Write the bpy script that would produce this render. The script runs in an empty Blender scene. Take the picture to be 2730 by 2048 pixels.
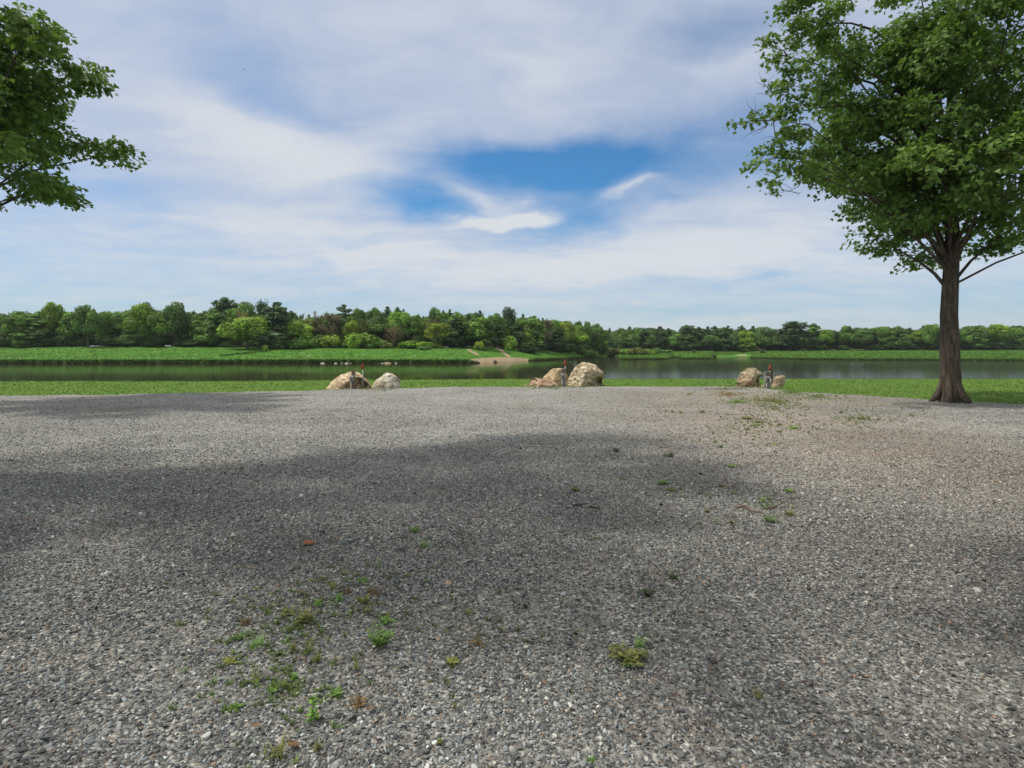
import bpy, bmesh, math, random
import numpy as np
from mathutils import Vector, noise as mnoise
from math import radians as R

S = bpy.context.scene
COL = S.collection

# ------------------------------------------------------------------ camera, sky, sun, exposure
F, CX, HY, EYE = 1546.0, 1365.0, 937.0, 1.6       # focal length / centre / horizon in photo pixels
cam_d = bpy.data.cameras.new("camera")
cam = bpy.data.objects.new("camera", cam_d)
COL.objects.link(cam)
cam.location = (0, 0, EYE)
cam.rotation_euler = (R(90), 0, 0)
cam_d.sensor_width = 36.0
cam_d.lens = 36.0 * F / 2730.0
cam_d.shift_y = -87.0 / 2730.0
cam_d.clip_start = 0.05
cam_d.clip_end = 6000
S.camera = cam

SUN_EL, SUN_AZ = 58.0, -2.0       # azimuth: degrees behind due left of the camera
sdir = Vector((-math.cos(R(SUN_EL)) * math.cos(R(SUN_AZ)),
               -math.cos(R(SUN_EL)) * math.sin(R(SUN_AZ)), math.sin(R(SUN_EL))))
sun_d = bpy.data.lights.new("sun", 'SUN')
sun_d.energy = 3.5
sun_d.angle = R(2.8)
sun_d.color = (1.0, 0.93, 0.80)
sun = bpy.data.objects.new("sun", sun_d)
COL.objects.link(sun)
sun.rotation_euler = sdir.to_track_quat('Z', 'Y').to_euler()

S.view_settings.view_transform = 'Standard'
S.view_settings.look = 'None'
S.view_settings.exposure = 0.0
S.view_settings.gamma = 1.0
S.cycles.max_bounces = 6
S.cycles.diffuse_bounces = 3
S.cycles.glossy_bounces = 3
S.cycles.transmission_bounces = 3
S.cycles.transparent_max_bounces = 6
S.cycles.use_denoising = True
S.cycles.denoiser = 'OPENIMAGEDENOISE'
S.cycles.denoising_input_passes = 'RGB_ALBEDO_NORMAL'
S.cycles.denoising_prefilter = 'ACCURATE'
S.cycles.sample_clamp_indirect = 4.0


class NT:
    """small helper that writes node trees"""
    def __init__(s, nt):
        s.nt = nt

    def n(s, typ, **kw):
        nd = s.nt.nodes.new(typ)
        for k, v in kw.items():
            setattr(nd, k, v)
        return nd

    def put(s, sock, v):
        if isinstance(v, bpy.types.NodeSocket):
            s.nt.links.new(v, sock)
        else:
            if sock.type == 'RGBA' and len(v) == 3:
                v = (*v, 1)
            sock.default_value = v

    def m(s, op, a, b=None, c=None, clamp=False):
        nd = s.n('ShaderNodeMath', operation=op, use_clamp=clamp)
        s.put(nd.inputs[0], a)
        if b is not None:
            s.put(nd.inputs[1], b)
        if c is not None:
            s.put(nd.inputs[2], c)
        return nd.outputs[0]

    def v(s, op, a, b=None):
        nd = s.n('ShaderNodeVectorMath', operation=op)
        s.put(nd.inputs[0], a)
        if b is not None:
            s.put(nd.inputs[1], b)
        return nd.outputs[1] if op in ('LENGTH', 'DOT_PRODUCT') else nd.outputs[0]

    def mix(s, f, a, b, blend='MIX'):
        nd = s.n('ShaderNodeMix', data_type='RGBA', blend_type=blend)
        s.put(nd.inputs[0], f)
        s.put(nd.inputs[6], a)
        s.put(nd.inputs[7], b)
        return nd.outputs[2]

    def mapr(s, v, a, b, c=0.0, d=1.0, smooth=True):
        nd = s.n('ShaderNodeMapRange')
        nd.interpolation_type = 'SMOOTHSTEP' if smooth else 'LINEAR'
        s.put(nd.inputs[0], v)
        for i, x in enumerate((a, b, c, d)):
            s.put(nd.inputs[1 + i], x)
        return nd.outputs[0]

    def noise(s, vec, scale, detail=3.0, rough=0.55, dist=0.0, color=False):
        nd = s.n('ShaderNodeTexNoise')
        s.put(nd.inputs['Vector'], vec)
        nd.inputs['Scale'].default_value = scale
        nd.inputs['Detail'].default_value = detail
        nd.inputs['Roughness'].default_value = rough
        nd.inputs['Distortion'].default_value = dist
        return nd.outputs['Color'] if color else nd.outputs['Fac']

    def comb(s, x, y, z):
        nd = s.n('ShaderNodeCombineXYZ')
        s.put(nd.inputs[0], x)
        s.put(nd.inputs[1], y)
        s.put(nd.inputs[2], z)
        return nd.outputs[0]

    def mul(s, vec, k):
        return s.v('MULTIPLY', vec, k)


def build_sky():
    w = bpy.data.worlds.new("World")
    S.world = w
    w.use_nodes = True
    nt = w.node_tree
    nt.nodes.clear()
    t = NT(nt)
    d = t.n('ShaderNodeTexCoord').outputs['Generated']
    d = t.v('NORMALIZE', d)
    sp = t.n('ShaderNodeSeparateXYZ')
    t.put(sp.inputs[0], d)
    x, y, z = sp.outputs
    az = t.m('ARCTAN2', x, y)
    el = t.m('ARCSINE', z)
    # wisps are drawn out along a cloud deck seen in perspective
    inv = t.m('DIVIDE', 1.0, t.m('ADD', t.m('ABSOLUTE', z), 0.16))
    deck = t.comb(t.m('MULTIPLY', x, inv), t.m('MULTIPLY', y, inv), 0.0)
    deck2 = t.mul(deck, (0.75, 1.15, 1.0))
    n_soft = t.m('SUBTRACT', t.noise(deck2, 1.6, 4, 0.5), 0.5)
    n_fine = t.m('SUBTRACT', t.noise(t.v('ADD', deck2, (7.3, 2.1, 0)), 4.5, 5, 0.58, 0.8), 0.5)
    # streaks near the horizon
    strv = t.comb(t.m('MULTIPLY', az, 2.2), t.m('MULTIPLY', el, 26.0), 1.7)
    n_str = t.m('SUBTRACT', t.noise(strv, 1.0, 4, 0.55, 0.4), 0.5)
    wa = t.m('SUBTRACT', t.noise(t.comb(t.m('MULTIPLY', az, 5), t.m('MULTIPLY', el, 9), 3.1), 1.0, 5, 0.6), 0.5)
    wb = t.m('SUBTRACT', t.noise(t.comb(t.m('MULTIPLY', az, 5), t.m('MULTIPLY', el, 9), 9.7), 1.0, 5, 0.6), 0.5)
    azw = t.m('ADD', az, t.m('MULTIPLY', wa, 0.17))
    elw = t.m('ADD', el, t.m('MULTIPLY', wb, 0.085))

    def blob(px, py, rx, ry, amp, rot=0.0, sharp=2.0):
        a0 = math.atan((px - CX) / F)
        e0 = math.atan((HY - py) / F * math.cos(a0))
        da = t.m('SUBTRACT', azw, a0)
        de = t.m('SUBTRACT', elw, e0)
        c, s_ = math.cos(R(rot)), math.sin(R(rot))
        u = t.m('ADD', t.m('MULTIPLY', da, c * F / rx), t.m('MULTIPLY', de, s_ * F / rx))
        v = t.m('ADD', t.m('MULTIPLY', da, -s_ * F / ry), t.m('MULTIPLY', de, c * F / ry))
        q = t.m('ADD', t.m('MULTIPLY', u, u), t.m('MULTIPLY', v, v))
        if sharp != 2.0:
            q = t.m('POWER', q, sharp / 2.0)
        return t.m('MULTIPLY', t.m('EXPONENT', t.m('MULTIPLY', q, -1.0)), amp)

    cover = None
    for b in [(1440, 448, 300, 66, -0.95, 2, 2.4), (1040, 512, 190, 34, -0.62, -4), (1535, 575, 135, 48, -0.66, 8),
              (1790, 385, 360, 88, -0.46, 6), (1885, 80, 200, 56, -0.36, 8), (660, 190, 150, 100, -0.27, -25),
              (800, 300, 150, 36, -0.18, -12), (930, 648, 110, 18, -0.34, 3), (1140, 562, 150, 28, -0.55, -4),
              (2065, 738, 55, 9, -0.30, 0), (1800, 520, 70, 20, -0.32, 0), (1310, 330, 200, 40, 0.10, 0),
              (1110, 440, 150, 40, -0.25, 0), (2040, 440, 150, 60, -0.24, 0),
              (2450, 250, 260, 90, -0.35, 10), (250, 500, 220, 60, -0.3, -8), (2550, 620, 240, 40, -0.25, 4)]:
        g = blob(*b)
        cover = g if cover is None else t.m('ADD', cover, g)
    bright = None
    for b in [(1350, 585, 150, 19, 0.80, 7, 3), (1265, 535, 95, 20, 0.42, -14), (1712, 490, 80, 13, 0.55, 14),
              (800, 420, 270, 85, 0.48, -6), (640, 340, 220, 60, 0.25, -10), (1080, 330, 120, 30, 0.15, 10),
              (760, 610, 240, 60, 0.30, -3), (1950, 640, 330, 70, 0.30, -4), (1350, 700, 600, 45, 0.32, -2),
              (1500, 190, 400, 60, 0.16, 12), (1050, 40, 460, 90, 0.22, 0), (1980, 170, 150, 40, 0.22, 12), (1380, 538, 30, 7, 0.3, 0)]:
        g = blob(*b)
        bright = g if bright is None else t.m('ADD', bright, g)
    w_c = t.m('ADD', 0.84, t.m('ADD', cover, t.m('MULTIPLY', bright, 0.9)))
    w_c = t.m('ADD', w_c, t.m('MULTIPLY', n_soft, 0.44))
    w_c = t.m('ADD', w_c, t.m('MULTIPLY', n_fine, 0.46))
    w_c = t.m('ADD', w_c, t.m('MULTIPLY', n_str, t.mapr(el, 0.05, 0.32, 0.36, 0.16)))
    w_c = t.mapr(w_c, 0.02, 1.06, 0.0, 0.97, smooth=False)
    w_c = t.m('MAXIMUM', w_c, 0.0)
    fb = t.m('ADD', t.m('ADD', bright, t.m('MULTIPLY', n_fine, 0.5)), t.m('MULTIPLY', n_soft, 0.5))
    fb = t.m('ADD', fb, t.mapr(el, 0.10, 0.30, 0.35, 0.0))
    fb = t.m('ADD', fb, t.m('MULTIPLY', n_str, t.mapr(el, 0.05, 0.32, 0.9, 0.05)))
    fb = t.mapr(fb, -0.15, 0.75, 0.0, 1.0)
    ccol = t.mix(fb, (0.545, 0.602, 0.735), (0.705, 0.735, 0.778))
    hz = t.mapr(el, 0.025, 0.15, 1.0, 0.0)
    ccol = t.mix(t.m('MULTIPLY', hz, 0.8), ccol, t.mix(fb, (0.445, 0.548, 0.640), (0.61, 0.655, 0.69)))
    w_c = t.m('MAXIMUM', w_c, t.m('MULTIPLY', hz, 0.9))
    # bright veil near the sun, spread unseen overhead and behind as neutral fill light
    hi = t.mapr(el, 0.58, 0.95, 0.0, 1.0)
    back = t.m('MULTIPLY', t.mapr(y, 0.45, -0.1, 0.0, 1.0), t.mapr(el, 0.05, 0.4, 0.0, 1.0))
    veil = t.m('MAXIMUM', hi, back)
    ccol = t.mix(veil, ccol, (0.98, 0.93, 0.84))
    w_c = t.m('MAXIMUM', w_c, t.m('MULTIPLY', veil, 0.92))

    sky = t.n('ShaderNodeTexSky', sky_type='NISHITA', sun_disc=False)
    sky.sun_elevation = R(SUN_EL)
    sky.sun_rotation = math.atan2(sdir.x, sdir.y)
    sky.air_density = 1.0
    sky.dust_density = 0.3
    sky.ozone_density = 2.0
    bg1 = t.n('ShaderNodeBackground')
    t.put(bg1.inputs[0], t.mix(1.0, sky.outputs[0], (0.44, 0.94, 1.24), 'MULTIPLY'))
    bg1.inputs[1].default_value = 0.10
    bg2 = t.n('ShaderNodeBackground')
    t.put(bg2.inputs[0], ccol)
    bg2.inputs[1].default_value = 1.0
    ms = t.n('ShaderNodeMixShader')
    t.put(ms.inputs[0], w_c)
    nt.links.new(bg1.outputs[0], ms.inputs[1])
    nt.links.new(bg2.outputs[0], ms.inputs[2])
    out = t.n('ShaderNodeOutputWorld')
    nt.links.new(ms.outputs[0], out.inputs[0])


build_sky()

# ------------------------------------------------------------------ helpers


def at(px, py, Y):
    return Vector(((px - CX) / F * Y, Y, EYE + (HY - py) / F * Y))


def on_ground(px, py):
    Y = EYE * F / (py - HY)
    return (px - CX) / F * Y, Y


def tag(o, label=None, cat=None, group=None, kind=None):
    if label:
        o['label'] = label
    if cat:
        o['category'] = cat
    if group:
        o['group'] = group
    if kind:
        o['kind'] = kind
    return o


def link(name, me, mat=None, parent=None):
    o = bpy.data.objects.new(name, me)
    COL.objects.link(o)
    if mat is not None and not me.materials:
        me.materials.append(mat)
    if parent is not None:
        o.parent = parent
    return o


def empty(name, loc, rz=0.0):
    o = bpy.data.objects.new(name, None)
    COL.objects.link(o)
    o.location = loc
    o.rotation_euler = (0, 0, rz)
    o.empty_display_size = 0.2
    return o


def np_mesh(name, verts, faces, tint=None, smooth=False):
    """faces: (n,k) int array"""
    me = bpy.data.meshes.new(name)
    verts = np.asarray(verts, dtype=np.float32)
    faces = np.asarray(faces, dtype=np.int32)
    n, k = faces.shape
    me.vertices.add(len(verts))
    me.vertices.foreach_set('co', verts.ravel())
    me.loops.add(n * k)
    me.loops.foreach_set('vertex_index', faces.ravel())
    me.polygons.add(n)
    me.polygons.foreach_set('loop_start', np.arange(0, n * k, k, dtype=np.int32))
    me.polygons.foreach_set('loop_total', np.full(n, k, dtype=np.int32))
    if smooth:
        me.polygons.foreach_set('use_smooth', np.ones(n, dtype=bool))
    if tint is not None:
        a = me.attributes.new('tint', 'FLOAT', 'POINT')
        a.data.foreach_set('value', np.asarray(tint, dtype=np.float32))
    me.update(calc_edges=True)
    return me


class MB:
    """collects polygons of any size, then becomes ONE mesh"""
    def __init__(s):
        s.v, s.f, s.t = [], [], []

    def add(s, verts, faces, tint=0.5):
        b = len(s.v)
        s.v += [tuple(p) for p in verts]
        s.f += [tuple(i + b for i in q) for q in faces]
        s.t += [tint] * len(verts) if not hasattr(tint, '__len__') else list(tint)

    def box(s, c, size, rot=None, tint=0.5, bev=0.0):
        x, y, z = [k / 2 for k in size]
        if bev > 0:
            vs, fs = bevel_box(x, y, z, bev)
        else:
            vs = [(-x, -y, -z), (x, -y, -z), (x, y, -z), (-x, y, -z), (-x, -y, z), (x, -y, z), (x, y, z), (-x, y, z)]
            fs = [(0, 3, 2, 1), (4, 5, 6, 7), (0, 1, 5, 4), (1, 2, 6, 5), (2, 3, 7, 6), (3, 0, 4, 7)]
        vs = [Vector(p) for p in vs]
        if rot is not None:
            vs = [rot @ p for p in vs]
        c = Vector(c)
        s.add([p + c for p in vs], fs, tint)

    def tube(s, pts, rad, seg=6, tint=0.5, caps=True):
        pts = [Vector(p) for p in pts]
        if not hasattr(rad, '__len__'):
            rad = [rad] * len(pts)
        vs, fs = [], []
        up = Vector((0.13, 0.31, 0.94))
        for i, p in enumerate(pts):
            a = pts[max(i - 1, 0)]
            b = pts[min(i + 1, len(pts) - 1)]
            d = (b - a).normalized()
            u = d.cross(up)
            if u.length < 0.05:
                u = d.cross(Vector((1, 0, 0)))
            u.normalize()
            w = d.cross(u)
            for j in range(seg):
                an = 2 * math.pi * j / seg
                vs.append(p + (u * math.cos(an) + w * math.sin(an)) * rad[i])
        for i in range(len(pts) - 1):
            for j in range(seg):
                k = (j + 1) % seg
                fs.append((i * seg + j, i * seg + k, (i + 1) * seg + k, (i + 1) * seg + j))
        if caps:
            fs.append(tuple(range(seg - 1, -1, -1)))
            fs.append(tuple((len(pts) - 1) * seg + j for j in range(seg)))
        s.add(vs, fs, tint)

    def lathe(s, prof, seg=16, c=(0, 0, 0), tint=0.5):
        vs, fs = [], []
        for r, z in prof:
            for j in range(seg):
                a = 2 * math.pi * j / seg
                vs.append((c[0] + r * math.cos(a), c[1] + r * math.sin(a), c[2] + z))
        for i in range(len(prof) - 1):
            for j in range(seg):
                k = (j + 1) % seg
                fs.append((i * seg + j, i * seg + k, (i + 1) * seg + k, (i + 1) * seg + j))
        fs.append(tuple(range(seg - 1, -1, -1)))
        fs.append(tuple((len(prof) - 1) * seg + j for j in range(seg)))
        s.add(vs, fs, tint)

    def mesh(s, name, smooth=False):
        me = bpy.data.meshes.new(name)
        me.from_pydata(s.v, [], s.f)
        a = me.attributes.new('tint', 'FLOAT', 'POINT')
        a.data.foreach_set('value', np.array(s.t, dtype=np.float32))
        if smooth:
            for p in me.polygons:
                p.use_smooth = True
        me.update()
        return me

    def build(s, name, mat, parent=None, smooth=False):
        return link(name, s.mesh(name, smooth), mat, parent)


def bevel_box(x, y, z, b):
    bm = bmesh.new()
    bmesh.ops.create_cube(bm, size=1.0)
    for v in bm.verts:
        v.co = Vector((v.co.x * 2 * x, v.co.y * 2 * y, v.co.z * 2 * z))
    bmesh.ops.bevel(bm, geom=bm.edges[:], offset=b, segments=2, affect='EDGES', profile=0.6)
    bm.verts.index_update()
    vs = [tuple(v.co) for v in bm.verts]
    fs = [tuple(v.index for v in f.verts) for f in bm.faces]
    bm.free()
    return vs, fs


def vnoise(x, y, seed=0):
    """cheap smooth numpy value noise, about -1..1"""
    x = np.asarray(x, float)
    y = np.asarray(y, float)
    xi, yi = np.floor(x), np.floor(y)
    fx, fy = x - xi, y - yi
    fx, fy = fx * fx * (3 - 2 * fx), fy * fy * (3 - 2 * fy)

    def h(a, b):
        q = np.sin(a * 127.1 + b * 311.7 + seed * 74.7) * 43758.5453
        return (q - np.floor(q)) * 2 - 1
    return (h(xi, yi) * (1 - fx) + h(xi + 1, yi) * fx) * (1 - fy) + (h(xi, yi + 1) * (1 - fx) + h(xi + 1, yi + 1) * fx) * fy


def new_mat(name):
    m = bpy.data.materials.new(name)
    m.use_nodes = True
    nt = m.node_tree
    nt.nodes.clear()
    t = NT(nt)
    out = t.n('ShaderNodeOutputMaterial')
    return m, t, out


def principled(t, out, col, rough=0.8, spec=0.3, normal=None, metal=0.0):
    p = t.n('ShaderNodeBsdfPrincipled')
    t.put(p.inputs['Base Color'], col)
    t.put(p.inputs['Roughness'], rough)
    t.put(p.inputs['Specular IOR Level'], spec)
    t.put(p.inputs['Metallic'], metal)
    if normal is not None:
        t.put(p.inputs['Normal'], normal)
    if out is not None:
        t.nt.links.new(p.outputs[0], out.inputs[0])
    return p


def bump(t, h, strength=0.5, dist=0.02, normal=None):
    b = t.n('ShaderNodeBump')
    b.inputs['Strength'].default_value = strength
    b.inputs['Distance'].default_value = dist
    t.put(b.inputs['Height'], h)
    if normal is not None:
        t.put(b.inputs['Normal'], normal)
    return b.outputs[0]


def attr(t, name, typ='GEOMETRY'):
    a = t.n('ShaderNodeAttribute', attribute_name=name, attribute_type=typ)
    return a


# ------------------------------------------------------------------ materials
def mat_foliage(name, trans=0.3, spec=0.25, spread=0.55):
    """leaf material: the thing's own colour (object colour) times a per-leaf tint"""
    m, t, out = new_mat(name)
    oc = t.n('ShaderNodeObjectInfo').outputs['Color']
    tn = attr(t, 'tint').outputs['Fac']
    f = t.mapr(tn, 0, 1, 1 - spread, 1 + spread, smooth=False)
    col = t.mix(1.0, oc, t.comb(f, f, f), 'MULTIPLY')
    # younger leaves lean to yellow
    col = t.mix(t.mapr(tn, 0.55, 1.0, 0.0, 0.35), col, t.mix(1.0, col, (1.35, 1.08, 0.7), 'MULTIPLY'))
    p = principled(t, None, col, 0.55, spec)
    tr = t.n('ShaderNodeBsdfTranslucent')
    t.put(tr.inputs[0], t.mix(1.0, col, (1.25, 1.3, 0.6), 'MULTIPLY'))
    ms = t.n('ShaderNodeMixShader')
    ms.inputs[0].default_value = trans
    t.nt.links.new(p.outputs[0], ms.inputs[1])
    t.nt.links.new(tr.outputs[0], ms.inputs[2])
    t.nt.links.new(ms.outputs[0], out.inputs[0])
    return m


def mat_instance_foliage(name):
    m, t, out = new_mat(name)
    c = attr(t, 'col', 'INSTANCER').outputs['Color']
    tn = attr(t, 'tint').outputs['Fac']
    f = t.mapr(tn, 0, 1, 0.75, 1.25, smooth=False)
    col = t.mix(1.0, c, t.comb(f, f, f), 'MULTIPLY')
    p = principled(t, None, col, 0.6, 0.2)
    tr = t.n('ShaderNodeBsdfTranslucent')
    t.put(tr.inputs[0], col)
    ms = t.n('ShaderNodeMixShader')
    ms.inputs[0].default_value = 0.3
    t.nt.links.new(p.outputs[0], ms.inputs[1])
    t.nt.links.new(tr.outputs[0], ms.inputs[2])
    t.nt.links.new(ms.outputs[0], out.inputs[0])
    return m


def mat_bark(name, col, col2):
    m, t, out = new_mat(name)
    g = t.n('ShaderNodeTexCoord').outputs['Object']
    n1 = t.noise(t.mul(g, (14, 14, 2.0)), 1.0, 5, 0.65, 0.6)
    c = t.mix(t.mapr(n1, 0.35, 0.68), col, col2)
    n2 = t.noise(g, 1.6, 5, 0.65)
    c = t.mix(t.mapr(n2, 0.55, 0.68, 0, 0.6), c, t.mix(1.0, col2, (1.5, 1.6, 1.5), 'MULTIPLY'))
    principled(t, out, c, 0.9, 0.15, bump(t, n1, 1.0, 0.08))
    return m


def mat_rock():
    m, t, out = new_mat("boulder_stone")
    g = t.n('ShaderNodeTexCoord').outputs['Object']
    oi = t.n('ShaderNodeObjectInfo')
    g = t.v('ADD', g, t.mul(t.comb(oi.outputs['Random'], oi.outputs['Random'], oi.outputs['Random']), (37, 19, 53)))
    base = oi.outputs['Color']
    big = t.noise(g, 2.2, 4, 0.6)
    mid = t.noise(g, 7.0, 6, 0.68, 0.6)
    fine = t.noise(g, 30.0, 3, 0.6)
    band = t.noise(t.mul(g, (2.5, 2.5, 13)), 1.0, 5, 0.62, 0.7)
    col = t.mix(t.mapr(big, 0.40, 0.62), base, t.mix(1.0, base, (1.42, 1.50, 1.62), 'MULTIPLY'))
    col = t.mix(t.m('MULTIPLY', t.mapr(band, 0.50, 0.68), 0.55), col, t.mix(1.0, base, (0.62, 0.52, 0.44), 'MULTIPLY'))
    rust = t.mapr(t.noise(t.v('ADD', g, (3, 8, 1)), 3.1, 4, 0.6), 0.60, 0.72)
    col = t.mix(t.m('MULTIPLY', rust, 0.7), col, (0.34, 0.17, 0.06))
    lich = t.mapr(t.noise(t.v('ADD', g, (9, 1, 4)), 9.0, 4, 0.65), 0.60, 0.70)
    col = t.mix(t.m('MULTIPLY', lich, 0.4), col, (0.17, 0.16, 0.135))
    f = t.mapr(fine, 0.25, 0.75, 0.86, 1.12, smooth=False)
    col = t.mix(1.0, col, t.comb(f, f, f), 'MULTIPLY')
    vo = t.n('ShaderNodeTexVoronoi', feature='DISTANCE_TO_EDGE')
    t.put(vo.inputs['Vector'], t.v('ADD', g, t.mul(t.noise(g, 3.5, 3, 0.6, color=True), (0.5, 0.5, 0.5))))
    vo.inputs['Scale'].default_value = 3.2
    crack = t.mapr(vo.outputs['Distance'], 0.0, 0.13, 1.0, 0.0)
    crack = t.m('MULTIPLY', crack, t.mapr(mid, 0.40, 0.56))
    col = t.mix(t.m('MULTIPLY', crack, 0.5), col, t.mix(1.0, base, (0.30, 0.27, 0.24), 'MULTIPLY'))
    h = t.m('ADD', t.m('ADD', t.m('MULTIPLY', mid, 1.0), t.m('MULTIPLY', band, 0.7)), t.m('MULTIPLY', fine, 0.16))
    h = t.m('SUBTRACT', h, t.m('MULTIPLY', crack, 0.9))
    principled(t, out, col, 0.88, 0.22, bump(t, h, 0.8, 0.14))
    return m


def gravel_colour(t, P):
    """crushed grey stone with a few pale, tan and reddish pieces; returns colour and height"""
    vo = t.n('ShaderNodeTexVoronoi')
    t.put(vo.inputs['Vector'], P)
    vo.inputs['Scale'].default_value = 62.0
    vo2 = t.n('ShaderNodeTexVoronoi')
    t.put(vo2.inputs['Vector'], t.v('ADD', P, (5, 3, 1)))
    vo2.inputs['Scale'].default_value = 15.0
    sp = t.n('ShaderNodeSeparateColor')
    t.put(sp.inputs[0], vo.outputs['Color'])
    r, g, b = sp.outputs
    ramp = t.n('ShaderNodeValToRGB')
    e = ramp.color_ramp
    e.interpolation = 'LINEAR'
    stops = [(0.0, (0.102, 0.108, 0.108)), (0.45, (0.200, 0.208, 0.205)), (0.75, (0.32, 0.325, 0.312)), (0.92, (0.46, 0.46, 0.435)), (1.0, (0.60, 0.595, 0.555))]
    while len(e.elements) < len(stops):
        e.elements.new(0.5)
    for el_, (p_, c_) in zip(e.elements, stops):
        el_.position = p_
        el_.color = (*c_, 1)
    t.put(ramp.inputs[0], r)
    col = ramp.outputs[0]
    col = t.mix(t.m('MULTIPLY', t.mapr(g, 0.90, 0.95), 0.6), col, (0.29, 0.21, 0.155))
    sp2 = t.n('ShaderNodeSeparateColor')
    t.put(sp2.inputs[0], vo2.outputs['Color'])
    k = t.mapr(sp2.outputs[0], 0, 1, 0.80, 1.18, smooth=False)
    col = t.mix(1.0, col, t.comb(k, k, k), 'MULTIPLY')
    hgt = t.m('MULTIPLY', t.m('SUBTRACT', 1.0, t.m('MULTIPLY', vo.outputs['Distance'], 1.1)), t.mapr(b, 0, 1, 0.5, 1.0))
    return col, hgt


def mat_gravel():
    m, t, out = new_mat("crushed_stone")
    P = t.n('ShaderNodeNewGeometry').outputs['Position']
    col, h = gravel_colour(t, P)
    big = t.noise(P, 0.35, 4, 0.6)
    med = t.noise(t.mul(P, (0.8, 1.6, 1)), 1.3, 5, 0.65)
    # dusty lighter wheel-worn patches and brown dirt showing through
    col = t.mix(t.mapr(med, 0.45, 0.75, 0.0, 0.30), col, (0.35, 0.325, 0.275))
    dirt = t.mapr(t.noise(t.v('ADD', P, (4, 9, 0)), 0.55, 5, 0.66), 0.55, 0.72)
    col = t.mix(t.m('MULTIPLY', dirt, 0.5), col, (0.205, 0.165, 0.130))
    sp = t.n('ShaderNodeSeparateXYZ')
    t.put(sp.inputs[0], P)
    # the weedy corner near the right-hand boulders is tan and dry
    cx = t.m('SUBTRACT', sp.outputs[0], 9.0)
    cy = t.m('SUBTRACT', sp.outputs[1], 19.5)
    q = t.m('ADD', t.m('POWER', t.m('DIVIDE', cx, 5.0), 2.0), t.m('POWER', t.m('DIVIDE', cy, 4.2), 2.0))
    dry = t.m('MULTIPLY', t.m('EXPONENT', t.m('MULTIPLY', q, -1.0)), t.mapr(med, 0.36, 0.62))
    col = t.mix(t.m('MULTIPLY', dry, 0.8), col, (0.25, 0.195, 0.11))
    q2 = t.m('ADD', t.m('POWER', t.m('DIVIDE', t.m('SUBTRACT', sp.outputs[0], 6.2), 3.2), 2.0), t.m('POWER', t.m('DIVIDE', t.m('SUBTRACT', sp.outputs[1], 12.0), 5.5), 2.0))
    tan_ = t.m('MULTIPLY', t.m('EXPONENT', t.m('MULTIPLY', q2, -1.0)), t.mapr(med, 0.30, 0.55))
    col = t.mix(t.m('MULTIPLY', tan_, 0.45), col, (0.34, 0.255, 0.19))
    ru = t.m('ADD', t.m('ADD', sp.outputs[1], t.m('MULTIPLY', sp.outputs[0], 0.07)), t.m('MULTIPLY', t.m('SUBTRACT', big, 0.5), 2.6))
    for y0 in (14.2, 16.1, 19.4):
        d_ = t.m('ABSOLUTE', t.m('SUBTRACT', ru, y0))
        tr_ = t.m('MULTIPLY', t.mapr(d_, 0.10, 0.34, 1.0, 0.0), t.mapr(med, 0.40, 0.62))
        col = t.mix(t.m('MULTIPLY', tr_, 0.38), col, (0.37, 0.345, 0.30))
    # near gravel painted darker to stand in for the foreground half-shade
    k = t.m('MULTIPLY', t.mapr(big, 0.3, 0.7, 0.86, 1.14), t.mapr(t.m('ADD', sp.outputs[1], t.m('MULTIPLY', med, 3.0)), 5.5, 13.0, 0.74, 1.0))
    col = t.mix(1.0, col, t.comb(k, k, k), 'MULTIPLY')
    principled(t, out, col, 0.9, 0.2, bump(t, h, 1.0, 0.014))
    return m


def mat_ground():
    m, t, out = new_mat("grass_and_soil")
    P = t.n('ShaderNodeNewGeometry').outputs['Position']
    mk = attr(t, 'masks')
    sp = t.n('ShaderNodeSeparateColor')
    t.put(sp.inputs[0], mk.outputs['Color'])
    beach, soil, far = sp.outputs
    n1 = t.noise(P, 0.16, 4, 0.6)
    n2 = t.noise(t.mul(P, (1, 0.55, 1)), 0.9, 5, 0.65)
    n3 = t.noise(P, 14.0, 4, 0.7)
    near = t.mix(t.mapr(n2, 0.35, 0.65), (0.100, 0.200, 0.036), (0.135, 0.225, 0.042))
    fgr = t.mix(t.mapr(n1, 0.36, 0.64), (0.066, 0.190, 0.028), (0.098, 0.218, 0.034))
    fgr = t.mix(t.mapr(t.noise(t.mul(P, (0.06, 0.35, 1)), 1.0, 4, 0.6), 0.52, 0.68, 0, 0.6), fgr, (0.135, 0.225, 0.045))
    gr = t.mix(far, near, fgr)
    k = t.mapr(n3, 0.25, 0.75, 0.8, 1.2, smooth=False)
    gr = t.mix(1.0, gr, t.comb(k, k, k), 'MULTIPLY')
    br = t.noise(P, 0.8, 5, 0.7)
    sand = t.mix(t.mapr(br, 0.42, 0.62), (0.26, 0.215, 0.120), (0.31, 0.235, 0.165))
    sand = t.mix(t.mapr(n3, 0.45, 0.7, 0, 0.6), sand, (0.42, 0.36, 0.29))
    edge = t.m('ADD', beach, t.m('MULTIPLY', t.m('SUBTRACT', n2, 0.5), 0.5))
    col = t.mix(t.mapr(edge, 0.40, 0.60), gr, sand)
    col = t.mix(soil, col, t.mix(t.mapr(n2, 0.4, 0.6), (0.030, 0.028, 0.014), (0.055, 0.045, 0.025)))
    principled(t, out, col, 0.95, 0.1, bump(t, t.m('ADD', n3, n2), 0.8, 0.12))
    return m


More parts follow.
